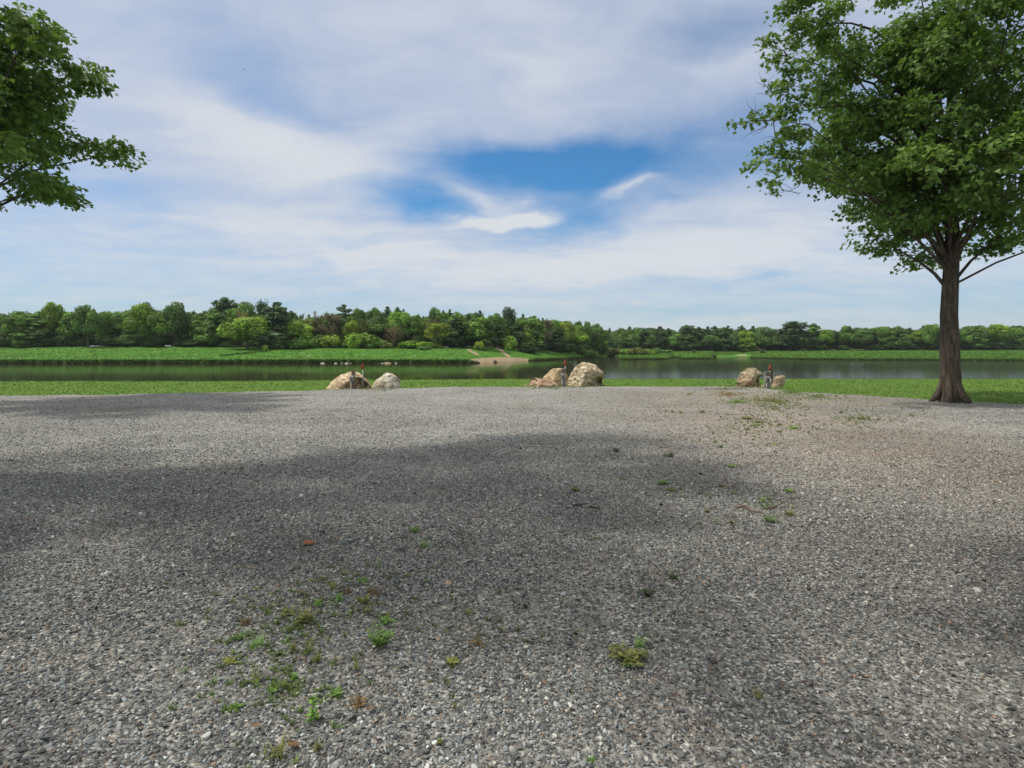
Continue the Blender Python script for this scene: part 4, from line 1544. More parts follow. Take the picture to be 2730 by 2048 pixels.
TREES = [
    # back row, left to right
    (597, 790, 44, 'plume', 'blue', 10, "tall ragged pine rising highest at the left end of the treeline"),
    (622, 818, 46, 'round', 'green', 6, "green crown under the tall ragged pine at the left end"),
    (648, 806, 60, 'round', 'green', 12, "domed green tree above the wide bright tree at left"),
    (646, 836, 22, 'sparse', 'brown', -2, "thin brownish tree top behind the wide bright tree"),
    (690, 812, 52, 'sparse', 'blue', 22, "pale see-through tree between the domed green tree and the dark pine"),
    (777, 826, 42, 'round', 'mid', 8, "mid green tree touching the right side of the tall dark pine"),
    (804, 837, 14, 'sparse', 'blue', 30, "tiny thin tree top against the sky, right of the tall dark pine"),
    (823, 834, 14, 'spire', 'blue', 35, "tiny pointed conifer top in the low gap of the treeline at left"),
    (824, 850, 46, 'round', 'olive', 8, "olive tree behind the bright green tree and left of the grey bare trees"),
    (854, 839, 30, 'sparse', 'grey', 8, "left grey almost bare tree in the treeline gap"),
    (880, 842, 52, 'sparse', 'grey', 6, "wide grey-olive almost bare tree right of the narrow one"),
    (884, 830, 32, 'round', 'green', 24, "small round green crown behind the wide grey tree"),
    (917, 809, 42, 'plume', 'blue', 12, "pine with upswept branches standing above its neighbours, left of centre"),
    (955, 818, 46, 'round', 'mid', 14, "rounded tree right beside the upswept pine"),
    (938, 852, 46, 'round', 'yellow', 3, "yellow-green tree below the upswept pine"),
    (974, 853, 36, 'sparse', 'olive', 3, "thin olive-grey tree right of the yellow-green one"),
    (1000, 821, 38, 'round', 'mid', 14, "dark green tree left of the pointed pine top"),
    (1012, 840, 56, 'round', 'mid', 4, "broad dark green tree behind the yellow-green shrub"),
    (1033, 812, 24, 'spire', 'blue', 18, "pointed pine top left of the double-peaked green trees"),
    (1059, 816, 36, 'pine', 'mid', 16, "blunt dark conifer above the dead tree"),
    (1076, 819, 12, 'spire', 'blue', 22, "slim pale spire right of the blunt dark conifer"),
    (1063, 829, 58, 'round', 'green', 6, "big green tree right behind the reddish dead tree"),
    (1102, 836, 50, 'round', 'green', 6, "green tree right of the dead tree, with pale trunk below"),
    (1112, 834, 26, 'round', 'mid', 22, "low dark crown where the treeline dips near the middle"),
    (1128, 838, 12, 'spire', 'blue', 26, "slim conifer spire in the dip of the treeline"),
    (1140, 842, 30, 'round', 'mid', 18, "low round crown right of the spire in the dip"),
    (1160, 821, 36, 'round', 'green', 14, "left crown of the green hump left of the middle"),
    (1152, 850, 34, 'sparse', 'grey', 6, "grey thin tree behind the willowy olive tree"),
    (1183, 824, 34, 'round', 'green', 16, "middle crown of the green hump left of the middle"),
    (1199, 820, 18, 'spire', 'mid', 20, "narrow conifer top on the green hump"),
    (1183, 849, 26, 'round', 'blue', 5, "small greyish green tree under the green hump"),
    (1217, 824, 42, 'round', 'bright', 13, "light green crown above the dark pine near the middle"),
    (1249, 830, 24, 'round', 'mid', 18, "small dark crown right of the light green one"),
    (1268, 828, 22, 'pine', 'mid', 20, "short pine top behind the big dense green tree"),
    (1280, 823, 18, 'spire', 'blue', 24, "twin-pointed conifer top behind the big dense green tree"),
    (1318, 832, 52, 'round', 'mid', 12, "dark green tree right of the big dense green tree"),
    (1318, 858, 46, 'pine', 'dark', 4, "dark pine shaded below the dark green tree, above the paths"),
    (1357, 820, 42, 'round', 'pine', 12, "tall dark rounded tree, the highest right of the middle"),
    (1395, 834, 28, 'pine', 'mid', 16, "dark conifer top right of the tall dark rounded tree"),
    (1413, 841, 78, 'round', 'green', 7, "broad green tree with bumpy crown, right of the middle"),
    (1378, 858, 44, 'pine', 'dark', 3, "dark pine under the broad bumpy green tree"),
    (1424, 837, 20, 'spire', 'mid', 18, "small pointed top behind the broad bumpy green tree"),
    (1447, 843, 12, 'spire', 'blue', 20, "slender spire at the right shoulder of the broad bumpy tree"),
    (1475, 851, 46, 'round', 'green', 8, "green tree behind the grey thin pine on the slope"),
    (1456, 858, 34, 'sparse', 'grey', 1, "grey thinly leaved pine on the slope right of the middle"),
    (1513, 852, 30, 'round', 'mid', 10, "dark crown above the tall yellow-green tree on the slope"),
    (1542, 852, 32, 'round', 'mid', 14, "rounded crown with a sky gap at the right end of the near wood"),
    (1546, 865, 36, 'round', 'green', 6, "round green tree above the last yellow-green tree"),
    (1508, 857, 46, 'round', 'yellow', 1, "tall yellow-green tree on the slope"),
    (1486, 872, 48, 'pine', 'dark', -2, "dark drooping pine between the grey pine and the tall yellow-green tree"),
    (1540, 876, 48, 'round', 'bright', -4, "last yellow-green tree before the inlet"),
    (1565, 855, 22, 'round', 'mid', 8, "small crown left of the big dome by the inlet"),
    (1594, 857, 50, 'round', 'mid', -12, "big dark dome of a tree at the inlet"),
    # front row of the left bank
    (1215, 843, 54, 'pine', 'pine', -3, "dark pine with drooping boughs, left of the big dense green tree"),
    (1275, 842, 88, 'round', 'green', -3, "big dense green tree standing left of the paths"),
    (1170, 861, 72, 'sparse', 'yellow', -3, "willowy yellow-olive tree left of the dark drooping pine"),
    (738, 801, 84, 'pine', 'blue', -6, "tall dark pine, the most massive conifer at left"),
    (660, 844, 134, 'round', 'bright', -9, "wide bright spreading tree with dark trunk at the left edge", None, None, "trees along the far bank", 3),
    (792, 851, 80, 'round', 'bright', -3, "bright green tree right of the tall dark pine"),
    (1050, 870, 48, 'dead', 'brown', -4, "reddish brown dead tree with bare branches"),
]
FRONT = [
    (802, 893, 72, 'bush', 'green', 925, "rounded green shrub under the bright green tree"),
    (880, 886, 54, 'bush', 'yellow', 925, "yellow-green dome-shaped shrub before the grey bare trees"),
    (844, 909, 24, 'bush', 'mid', 929, "small dark shrub between the rounded green and the yellow-green shrubs"),
    (925, 907, 30, 'bush', 'green', 926, "low green shrub right of the yellow-green dome"),
    (966, 882, 58, 'bush', 'bright', 926.5, "light green peaked shrub below the olive-grey tree"),
    (998, 900, 40, 'bush', 'green', 926, "green shrub left of the reddish dead tree"),
    (1024, 906, 34, 'bush', 'olive', 925, "olive shrub touching the left side of the dead tree"),
    (1093, 905, 46, 'bush', 'bright', 926, "light green low hedge of shrub right of the dead tree"),
    (1130, 908, 40, 'bush', 'bright', 926, "second light green shrub, under the dark trees right of the dead tree"),
    (1130, 920, 34, 'bush', 'mid', 933, "flat dark shrub standing out on the meadow"),
    (1160, 914, 34, 'bush', 'yellow', 927, "yellowish shrub at the foot of the willowy tree"),
    (700, 900, 30, 'bush', 'mid', 925, "dark shrub in the gap between wide bright tree and tall pine"),
    (706, 917, 12, 'bush', 'bright', 938, "single small weed shrub standing on the meadow at left"),
    (1277, 904, 26, 'bush', 'yellow', 934, "pale green sapling at the top of the left path"),
    (1288, 917, 16, 'bush', 'mid', 935, "dark little shrub right of the pale sapling"),
    (1357, 889, 36, 'bush', 'bright', 928, "bright little tree right of the second path"),
    (1405, 884, 38, 'round', 'yellow', 931, "light green small tree touching the layered pine"),
    (1430, 881, 46, 'pine', 'mid', 935, "layered green pine at the front of the slope"),
    (1408, 911, 28, 'spire', 'dark', 940, "small dark pointed shrub on the grass before the layered pine"),
    (1418, 924, 20, 'bush', 'dark', 940, "low dark shrub touching the small pointed one"),
    (1560, 928, 40, 'bush', 'mid', 949, "dark shrub where the grass slope meets the inlet"),
    (1580, 932, 26, 'bush', 'green', 951, "green shrub right at the mouth of the inlet"),
    (1598, 899, 46, 'round', 'bright', 946, "bright round tree below the big dark dome at the inlet"),
    (1625, 922, 26, 'bush', 'green', 949, "green shrub leaning over the inlet water"),
    (1646, 924, 38, 'bush', 'olive', 948, "olive shrub behind the grassy tongue, left end"),
    (1672, 926, 34, 'bush', 'green', 946, "green shrub behind the grassy tongue, second from its left end"),
    (1701, 925, 42, 'bush', 'olive', 946, "broad olive shrub behind the grassy tongue"),
    (1728, 928, 30, 'bush', 'bright', 945, "light shrub behind the grassy tongue, left of the dark narrow one"),
    (1748, 924, 20, 'bush', 'mid', 944, "dark narrow shrub at the right end behind the grassy tongue"),
    (1776, 930, 28, 'bush', 'mid', 941, "small dark shrub below the dark pines"),
    (1852, 931, 12, 'bush', 'dark', 941, "dark dot of a shrub on the right meadow, under the pines"),
    (1902, 941, 12, 'bush', 'mid', 953, "small shrub at the right end of the second grassy tongue"),
    (2033, 930, 9, 'bush', 'dark', 942, "dark tiny shrub on the right meadow edge"),
    (2020, 927, 16, 'bush', 'brown', 936, "reddish brown brush under the trees at right"),
]
RIGHT = [
    (1628, 903, 34, 'pine', 'dark', -6, "dark pine right above the inlet shrubs"),
    (1649, 902, 30, 'round', 'mid', -4, "dark round tree next to the inlet pine"),
    (1670, 896, 40, 'round', 'mid', -2, "dark green tree above the left end of the grassy tongue"),
    (1692, 890, 38, 'round', 'mid', 0, "green tree above the middle of the grassy tongue"),
    (1716, 877, 42, 'pine', 'dark', 4, "dark pine above the middle of the grassy tongue"),
    (1736, 889, 32, 'round', 'mid', 0, "light green crown between two dark pines above the tongue"),
    (1759, 868, 38, 'pine', 'dark', 4, "tall dark pine with twin knobs above the tongue's right end"),
    (1781, 873, 30, 'pine', 'dark', 6, "narrow dark pine right of the twin-knobbed pine"),
    (1805, 888, 44, 'round', 'mid', -2, "rounded green tree right of the narrow dark pine"),
    (1831, 865, 34, 'plume', 'dark', 6, "spread-armed pine top, highest of the right wood's left half"),
    (1836, 890, 40, 'pine', 'dark', -3, "dark pine below the spread-armed top"),
    (1863, 870, 30, 'pine', 'dark', 5, "pine with knobbly top right of the spread-armed one"),
    (1887, 868, 26, 'pine', 'dark', 6, "second knobbly pine of the right wood"),
    (1906, 867, 28, 'pine', 'dark', 6, "square-topped pine of the right wood"),
    (1896, 892, 52, 'round', 'mid', -3, "wide green tree in front of the square-topped pine"),
    (1927, 875, 42, 'pine', 'dark', 2, "dark broad pine left of the middle of the right wood"),
    (1941, 867, 22, 'plume', 'dark', 8, "thin-necked pine top above the dark broad pine"),
    (1978, 866, 28, 'pine', 'dark', 6, "dark pine top left of the bright green tree of the right wood"),
    (1955, 893, 36, 'round', 'dark', -2, "dark rounded tree left of the conical green tree"),
    (1985, 879, 46, 'round', 'bright', 0, "bright green tree in the middle of the right wood"),
    (2007, 867, 32, 'pine', 'dark', 7, "pine with broad top right of the bright green tree"),
    (1989, 899, 42, 'pine', 'bright', -5, "conical light green tree at the front of the right wood"),
    (2036, 870, 38, 'round', 'mid', 5, "rounded dark crown, third from the right edge of the wood"),
    (2036, 896, 44, 'round', 'mid', -3, "lower green tree under the rounded dark crown"),
    (2062, 873, 42, 'round', 'mid', 5, "pointed-dome tree left of the low gap"),
    (2083, 884, 46, 'round', 'mid', 0, "green tree in the low gap before the tall layered pine"),
    (2105, 890, 44, 'round', 'mid', -3, "dark green tree in front of the tall layered pine"),
    (2117, 855, 52, 'plume', 'pine', -4, "tall layered pine rising at the right end of the wood"),
    (2068, 902, 34, 'round', 'dark', -6, "dark low tree with shadowy base near the right end"),
]
for r_ in TREES:
    plant(*r_)
for px, top, w, kd, tone, base, lb in FRONT:
    plant(px, top, w, kd, tone, 0, lb, base=base)
for r_ in RIGHT:
    plant(*r_)
plant(1625, 870, 9, 'spire', 'blue', 95, "leftmost of the tiny spires on the wooded ridge")
plant(1652, 870, 10, 'spire', 'blue', 95, "second tiny spire on the wooded ridge")
plant(1678, 869, 16, 'round', 'blue', 95, "bushy bump on the wooded ridge between the tiny spires")
plant(1714, 869, 15, 'round', 'blue', 80, "round bump on the wooded ridge above the dark pine")
plant(1734, 870, 9, 'spire', 'blue', 80, "rightmost tiny spire on the wooded ridge")

# the wood goes on past both sides of the photograph
words = ["first", "second", "third", "fourth", "fifth", "sixth", "seventh", "eighth", "ninth", "tenth", "eleventh", "twelfth", "thirteenth", "fourteenth", "fifteenth", "sixteenth"]
kinds = [('round', 'green', "green broadleaf tree"), ('pine', 'mid', "dull green pine"), ('round', 'mid', "mid green broadleaf tree"), ('round', 'bright', "light green broadleaf tree"), ('round', 'green', "rounded green tree")]
for k in range(14):
    px = 560 - k * 46 + rt.uniform(-10, 10)
    kd, tone, nm = kinds[(k * 3 + 1) % 5]
    plant(px, rt.uniform(800, 842), rt.uniform(50, 76), kd, tone, rt.uniform(-3, 12), "%s, %s tree left of the wide bright spreading tree" % (nm, words[k]))
for k in range(15):
    px = 2160 + k * 46 + rt.uniform(-10, 10)
    kd, tone, nm = kinds[(k * 2 + 1) % 5]
    plant(px, rt.uniform(858, 880), rt.uniform(40, 60), kd, tone, rt.uniform(-3, 10), "%s, %s tree right of the tall layered pine" % (nm, words[k]))


def build_wood():
    """the depth of the wood behind the trees one can tell apart: one mass"""
    rng = np.random.default_rng(3)
    protos = []
    for kd in ('round', 'pine'):
        for j, (cm, tm, h, w) in enumerate(PROTO[kd]):
            me = cm.copy()
            me.materials.clear()
            me.materials.append(M_INST)
            protos.append((bpy.data.objects.new("wood_%s_%d" % (kd, j), me), h, w))
    protos.sort(key=lambda p: p[0].name)
    rounds = [i for i, p in enumerate(protos) if 'round' in p[0].name]
    pines = [i for i, p in enumerate(protos) if 'pine' in p[0].name]

    def pick(share=.2):
        return int(rng.choice(pines if rng.random() < share else rounds))
    sky_t = np.array([(-800, 835), (600, 832), (760, 842), (810, 850), (870, 846), (920, 836), (960, 832), (1100, 846), (1130, 850), (1170, 836), (1280, 842), (1360, 846),
                      (1480, 858), (1560, 868), (1600, 880), (1640, 879), (1700, 877), (1760, 878), (1900, 880), (2060, 884), (2130, 886), (2400, 872), (3600, 865)], float)
    pts, rot, scl, idx, col = [], [], [], [], []
    for k in range(560):
        px = rng.uniform(-900, 3700)
        d = rng.uniform(10, 45) if k % 3 else rng.uniform(30, 100)
        if 1590 < px < 1780 and k % 2:
            d = rng.uniform(40, 130)
        Y = float(treeline(px)) + d
        z = float(bank_z(np.array([px]), np.array([Y]))[0])
        top = np.interp(px, sky_t[:, 0], sky_t[:, 1]) + rng.uniform(-7, 5)
        H = max(EYE + (HY - top) / F * Y - z, 5)
        i = pick()
        o, h, w = protos[i]
        W = H * (rng.uniform(.65, .95) if 'round' in o.name else rng.uniform(.5, .75))
        pts.append(((px - CX) / F * Y, Y, z - .3))
        rot.append((0, 0, rng.uniform(0, 6.28)))
        scl.append((W / w, W / w, H / h))
        idx.append(i)
        base = np.array(GR['mid'] if 'round' in o.name else GR['dark'])
        if rng.random() < .5:
            base = np.array(GR['green'])
        col.append(base * rng.uniform(.75, 1.2) * (.8 if px > 1600 else 1.0))
    # brushy undergrowth at the edge of the wood, so no daylight shows under the crowns
    for k in range(620):
        px = rng.uniform(-700, 3500)
        Y = float(treeline(px)) + rng.uniform(3, 12)
        z = float(bank_z(np.array([px]), np.array([Y]))[0])
        H = rng.uniform(2.5, 6.0)
        i = pick(0.0)
        o, h, w = protos[i]
        pts.append(((px - CX) / F * Y, Y, z - .8))
        rot.append((0, 0, rng.uniform(0, 6.28)))
        W = rng.uniform(5, 9)
        scl.append((W / w, W / w, H / h))
        idx.append(i)
        col.append(np.array(GR['mid']) * rng.uniform(.7, 1.3))
    for k in range(300):
        px = rng.uniform(-500, 3300) if k % 3 else rng.uniform(1580, 1800)
        Y = float(treeline(px)) + rng.uniform(13, 40)
        z = float(bank_z(np.array([px]), np.array([Y]))[0])
        i = pick(0.0)
        o, h, w = protos[i]
        pts.append(((px - CX) / F * Y, Y, z - 1.5))
        rot.append((0, 0, rng.uniform(0, 6.28)))
        W = rng.uniform(7, 11)
        scl.append((W / w, W / w, rng.uniform(6, 9) / h))
        idx.append(i)
        col.append(np.array(GR['dark']) * rng.uniform(.7, 1.3))
    scatter("woodland", np.array(pts), np.array(rot), np.array(scl), np.array(idx), np.array(col), [p[0] for p in protos])


build_wood()

# ------------------------------------------------------------------ near maples
# a five-lobed leaf outline, tip along +x
LEAF = np.array([(0, 0, 0), (.10, .16, .01), (.02, .42, -.05), (.30, .33, .0), (.38, .58, -.07), (.58, .24, .0), (1.0, 0, -.10),
                 (.58, -.24, .0), (.38, -.58, -.07), (.30, -.33, .0), (.02, -.42, -.05), (.10, -.16, .01)])


def leaf_cloud(P, D, N, size):
    """P points, D pointing directions, N facing"""
    n = len(P)
    D = D / np.linalg.norm(D, axis=1, keepdims=True)
    B = np.cross(N, D)
    B /= np.maximum(np.linalg.norm(B, axis=1, keepdims=True), 1e-6)
    N2 = np.cross(D, B)
    L = LEAF
    V = P[:, None, :] + size[:, None, None] * (L[None, :, 0:1] * D[:, None, :] + L[None, :, 1:2] * B[:, None, :] + L[None, :, 2:3] * N2[:, None, :])
    k = len(L)
    return V.reshape(-1, 3), np.arange(n * k).reshape(n, k)


def maple(name, label, base, height, tr, clusters, limbs, seed, twigs=(), leaf=(.095, .15), per=230, colour=(.115, .205, .050), group="maples beside the gravel lot"):
    """clusters: (x, y, z, rx, ry, rz) leaf pads in world space; limbs: list of point lists with start radius"""
    rng = np.random.default_rng(seed)
    root = empty(name, base)
    tag(root, label, "tree", group)
    b = MB()
    o = Vector(base)
    for i in range(6):
        an = i * 1.05 + seed
        b.tube([(math.cos(an) * tr * .7, math.sin(an) * tr * .7, .75), (math.cos(an) * tr * 1.25, math.sin(an) * tr * 1.25, .28), (math.cos(an) * tr * 2.3, math.sin(an) * tr * 2.3, -.06)], [tr * .34, tr * .38, tr * .22], 7)
    b.tube([(0, 0, -.5), (.02, .0, .25), (.0, .05, height * .22), (.08, 0, height * .42), (-.05, .06, height * .62), (.03, 0, height * .82)],
           [tr * 1.6, tr * 1.15, tr * .92, tr * .75, tr * .5, tr * .22], 12)
    for pts, r0 in limbs:
        q = [Vector(p) - o for p in pts]
        m = len(q)
        b.tube(q, [max(r0 * (1 - .85 * i / (m - 1)), .006) for i in range(m)], 7, caps=False)
    for pts, r0 in twigs:
        q = [Vector(p) - o for p in pts]
        m = len(q)
        b.tube(q, [max(r0 * (1 - .8 * i / (m - 1)), .003) for i in range(m)], 5, caps=False)
    PP, DD, NN, TT = [], [], [], []
    for (x, y, z, rx, ry, rz) in clusters:
        vol = rx * rz
        n = int(np.clip(per * vol / .25, 26, 330))
        # sprays: short twigs that carry leaves along them
        ns = max(3, n // 11)
        c = np.array([x, y, z])
        d = rng.normal(size=(ns, 3))
        d /= np.linalg.norm(d, axis=1, keepdims=True)
        S0 = c + d * np.array([rx, ry, rz]) * (rng.random((ns, 1)) ** .45) * .92
        for s0 in S0[:max(2, ns // 3)]:
            b.tube([Vector(c) - o, Vector((c + s0) / 2 + np.array([0, 0, .04])) - o, Vector(s0) - o], [.011, .008, .004], 4, caps=False)
        k = rng.integers(0, ns, n)
        P = S0[k] + rng.normal(size=(n, 3)) * np.array([.13, .13, .075])
        out = S0[k] - c
        out /= np.maximum(np.linalg.norm(out, axis=1, keepdims=True), 1e-3)
        D = out * .8 + rng.normal(size=(n, 3)) * .6 + np.array([0, 0, -.55])
        N = rng.normal(size=(n, 3)) * .55 + np.array([0, 0, 1.0]) + out * .3
        PP.append(P)
        DD.append(D)
        NN.append(N)
        TT.append(np.clip(rng.uniform(.25, .75) + rng.normal(0, .14, n), 0, 1))
    P, D, N, T = map(np.concatenate, (PP, DD, NN, TT))
    V, Fc = leaf_cloud(P - np.array(base), D, N, rng.uniform(leaf[0], leaf[1], len(P)))
    cr = link("crown", np_mesh("crown", V, Fc, np.repeat(T, len(LEAF))), M_MAPLE, root)
    cr.color = (*colour, 1)
    b.build("trunk", M_BARK, root, True)
    return root


def crown_clusters(c, rx, ry, rz, n, seed, size=(.55, 1.0), shell=.55, cut=None):
    rng = np.random.default_rng(seed)
    out = []
    while len(out) < n:
        d = rng.normal(size=3)
        d /= np.linalg.norm(d)
        r = shell + (1 - shell) * rng.random()
        p = np.array(c) + d * np.array([rx, ry, rz]) * r
        if cut is not None and not cut(p):
            continue
        s = rng.uniform(*size)
        out.append((*p, s, s, s * rng.uniform(.45, .7)))
    return out


def limbs_to(base, height, clusters, rng, every=1, r=.10):
    out = []
    bz = base[2]
    for i, c in enumerate(clusters):
        if i % every:
            continue
        p = Vector(c[:3])
        h = min(max((p.z - bz) * rng.uniform(.5, .75), height * .2), height * .78)
        s = Vector((base[0], base[1], bz + h))
        mid = s.lerp(p, .5) + Vector((rng.uniform(-.3, .3), rng.uniform(-.3, .3), rng.uniform(.1, .5)))
        out.append(([s, s.lerp(mid, .5) + Vector((0, 0, .1)), mid, mid.lerp(p, .6), p], r * rng.uniform(.35, .8)))
    return out


def build_maples():
    rr = random.Random(4)
    # --- the maple whose branches hang into the photograph from the right
    Y0 = 17.0
    base = (13.6, 18.0, 0.0)
    seen = [(2105, 14, 34, 22), (2118, 52, 24, 18), (2090, 36, 20, 10), (2060, 106, 27, 17), (2042, 118, 14, 8), (2118, 92, 20, 30), (2078, 156, 30, 18), (2054, 164, 14, 10),
            (2118, 128, 18, 24), (2112, 190, 24, 26), (2074, 232, 24, 16), (2102, 236, 32, 26), (2122, 262, 16, 20), (2048, 288, 20, 12), (1964, 330, 18, 9), (1998, 316, 18, 13),
            (2026, 316, 24, 14), (2070, 306, 30, 22), (2108, 300, 30, 26), (2092, 340, 30, 26), (2120, 360, 18, 26), (2080, 372, 26, 16), (2062, 392, 20, 16), (2016, 412, 20, 14),
            (2004, 440, 18, 16), (2030, 432, 14, 12), (2086, 412, 26, 22), (2118, 408, 18, 22), (2092, 442, 30, 18), (2060, 460, 16, 12), (2040, 490, 14, 9), (2064, 484, 16, 10), (2062, 508, 10, 10)]
    cl = []
    for px, py, rx, ry in seen:
        Y = Y0 + rr.uniform(-.9, .9)
        p = at(px, py, Y)
        k = Y / F
        cl.append((p.x, p.y, p.z, rx * k, rx * k * .9, ry * k * .85))
    # rest of the crown, all to the right of what the photograph shows

    def cut(p):
        px = CX + p[0] / p[1] * F
        return px > 2180 and p[2] > 4.6
    rest = crown_clusters((14.6, 18.0, 9.4), 5.6, 5.2, 5.6, 165, 8, (.6, 1.05), .62, cut)
    rest += crown_clusters((12.6, 16.6, 8.4), 2.6, 2.2, 3.6, 60, 9, (.6, 1.0), .5, lambda p: CX + p[0] / p[1] * F > 2200)
    for k in range(26):                        # thin leafy growth between the hanging sprays and the main crown
        e = at(rr.uniform(2125, 2225), rr.uniform(-40, 470), rr.uniform(16.3, 17.8))
        q = rr.uniform(.22, .42)
        rest.append((e.x, e.y, e.z, q, q, q * .6))
    lim = []

    def wander(s, e, rise, k=6, j=.16):
        out = []
        for i in range(k + 1):
            u = i / k
            p = s.lerp(e, u) + Vector((0, 0, rise * math.sin(math.pi * min(1, u * 1.05)) if u < 1 else 0))
            if 0 < i < k:
                p += Vector((rr.uniform(-j, j), rr.uniform(-j, j), rr.uniform(-j, j)))
            out.append(p)
        return out
    for trunk_z, ty, px, py in [(4.6, 17.6, 2098, 424), (5.4, 17.4, 2066, 318), (6.6, 17.2, 2100, 246), (7.8, 17.1, 2098, 150), (9.6, 17.0, 2105, 30)]:
        e = at(px, py, ty)
        lim.append((wander(Vector((base[0], base[1], trunk_z)), e, .5), .06))
    for (xa, ya), (xb, yb) in [((2098, 424), (2006, 442)), ((2066, 318), (1966, 332)), ((2098, 424), (2062, 500)), ((2100, 246), (2054, 262)), ((2098, 150), (2046, 164)), ((2098, 150), (2044, 118)),
                               ((2105, 30), (2086, 40)), ((2140, 350), (2090, 345)), ((2066, 318), (2060, 392))]:
        lim.append((wander(at(xa, ya, 17.2), at(xb, yb, 17.0), .05, 4, .05), .022))
    for c in cl:
        p = Vector(c[:3])
        q = p + Vector((rr.uniform(.3, .7), rr.uniform(-.2, .2), rr.uniform(-.2, .3)))
        lim.append(([q, q.lerp(p, .5) + Vector((0, 0, .05)), p], .012))
    lim += limbs_to(base, 12.5, rest, rr, 6, .10)

    def tw(*pts):
        return [at(1880 + a / 2.96, b / 2.96, Y0) for a, b in pts]
    twigs = [(tw((520, 725), (480, 680), (440, 625), (425, 565)), .013), (tw((480, 680), (430, 660), (390, 645)), .008), (tw((495, 695), (500, 640), (545, 590)), .008), (tw((510, 750), (450, 740), (390, 735)), .009),
             (tw((425, 895), (370, 865), (335, 830), (330, 785)), .012), (tw((400, 880), (395, 830), (390, 775)), .008), (tw((500, 985), (420, 1025), (340, 1060), (290, 1100)), .014), (tw((480, 1000), (430, 1045), (370, 1070)), .010),
             (tw((570, 1080), (490, 1080), (440, 1095)), .008), (tw((750, 1400), (740, 1470), (660, 1510), (580, 1522)), .016), (tw((745, 1450), (690, 1390), (700, 1330)), .010), (tw((690, 1500), (640, 1460), (560, 1440)), .008),
             (tw((750, 1520), (720, 1545)), .012), (tw((750, 1290), (680, 1340), (600, 1440), (550, 1480)), .013), (tw((600, 1180), (560, 1240), (540, 1290), (470, 1310)), .012)]
    maple("maple_tree", "large maple hanging leafy branches into the top right of the view", base, 12.5, .26, cl + rest, lim, 5, twigs, leaf=(.10, .165), per=300)
    # --- the maple overhead, left and behind the viewer, whose shade lies on the gravel
    base = (-10.2, 7.4, 0.0)
    shade = [(-4.6, 7.4), (-3.8, 8.7), (-2.6, 8.6), (-1.3, 9.4), (-.6, 10.9), (1.2, 11.2), (2.2, 9.9), (3.2, 9.2), (3.0, 7.4), (2.7, 5.9), (.6, 5.6), (-3.0, 6.3)]

    def inside(x, y, poly):
        c = False
        for (xa, ya), (xb, yb) in zip(poly, poly[1:] + poly[:1]):
            if (ya > y) != (yb > y) and x < (xb - xa) * (y - ya) / (yb - ya) + xa:
                c = not c
        return c
    r3 = random.Random(15)
    c2 = []
    while len(c2) < 180:
        gx, gy = r3.uniform(-9.5, 4.5), r3.uniform(1.0, 11.4)
        dense = inside(gx, gy, shade)
        if dense and vnoise(gx / 1.1, gy / 1.0, 61) > .14:
            continue
        if not dense and not (len(c2) % 2 == 0 and gy < 5.6 and vnoise(gx / 1.5, gy / 1.1, 55) < .25) and not (gx < -4.4 and gy < 9 and len(c2) % 3 == 0):
            continue
        z = r3.uniform(9.6, 13.4)
        y = gy + sdir.y / sdir.z * z
        x = gx + sdir.x / sdir.z * z
        if x / max(y, .1) > -.70:
            z = max(z, 3.2 + .61 * y)
            x = gx + sdir.x / sdir.z * z
        q = r3.uniform(.5, .95) if dense else r3.uniform(.4, .75)
        c2.append((x, y, z, q, q, q * r3.uniform(.45, .7)))
    maple("maple_tree", "spreading maple overhead at left whose dappled shade covers the near gravel", base, 13.5, .30, c2, limbs_to(base, 13.5, c2, rr, 2, .10), 6, leaf=(.13, .20), per=76)
    # --- and one more beyond the left side, shading the gravel by the lawn
    base = (-17.8, 18.2, 0.0)
    c3 = crown_clusters((-17.2, 18.0, 9.6), 4.6, 4.2, 3.8, 110, 31, (.6, 1.1), .25, lambda p: p[0] / p[1] < -.58)
    maple("maple_tree", "maple at the left end of the gravel lot, shading the gravel by the lawn", base, 12.5, .27, c3, limbs_to(base, 12.5, c3, rr, 2, .10), 7, leaf=(.13, .20), per=130)


build_maples()

# ------------------------------------------------------------------ plants on the near bank and weeds in the gravel
WC = {'bright': (.17, .33, .055), 'green': (.125, .235, .050), 'olive': (.185, .205, .065), 'yellow': (.19, .215, .055), 'dark': (.055, .085, .03), 'brown': (.17, .115, .055)}


def add_leaf(b, p, d, n, L, W, tint):
    d = d.normalized()
    s = d.cross(n)
    if s.length < 1e-3:
        s = d.cross(Vector((1, 0, 0)))
    s.normalize()
    u = s.cross(d)
    v = [p, p + d * L * .35 + s * W * .5 - u * L * .02, p + d * L * .72 + s * W * .38 - u * L * .06, p + d * L - u * L * .18,
         p + d * L * .72 - s * W * .38 - u * L * .06, p + d * L * .35 - s * W * .5 - u * L * .02, p + d * L * .5 + u * L * .05]
    b.add(v, [(0, 1, 6), (1, 2, 6), (2, 3, 6), (3, 4, 6), (4, 5, 6), (5, 0, 6)], tint)


def blade(b, p, a, h, lean, w, tint, r):
    dx, dy = math.cos(a), math.sin(a)
    pts = []
    for k, u in enumerate((0, .35, .7, 1.0)):
        q = lean * h * u * u
        c = p + Vector((dx * q, dy * q, h * (u - .3 * lean * u * u)))
        ww = w * (.8, 1, .7, .05)[k] * .5
        pts += [c + Vector((-dy * ww, dx * ww, 0)), c - Vector((-dy * ww, dx * ww, 0))]
    b.add(pts, [(0, 1, 3, 2), (2, 3, 5, 4), (4, 5, 7, 6)], tint)


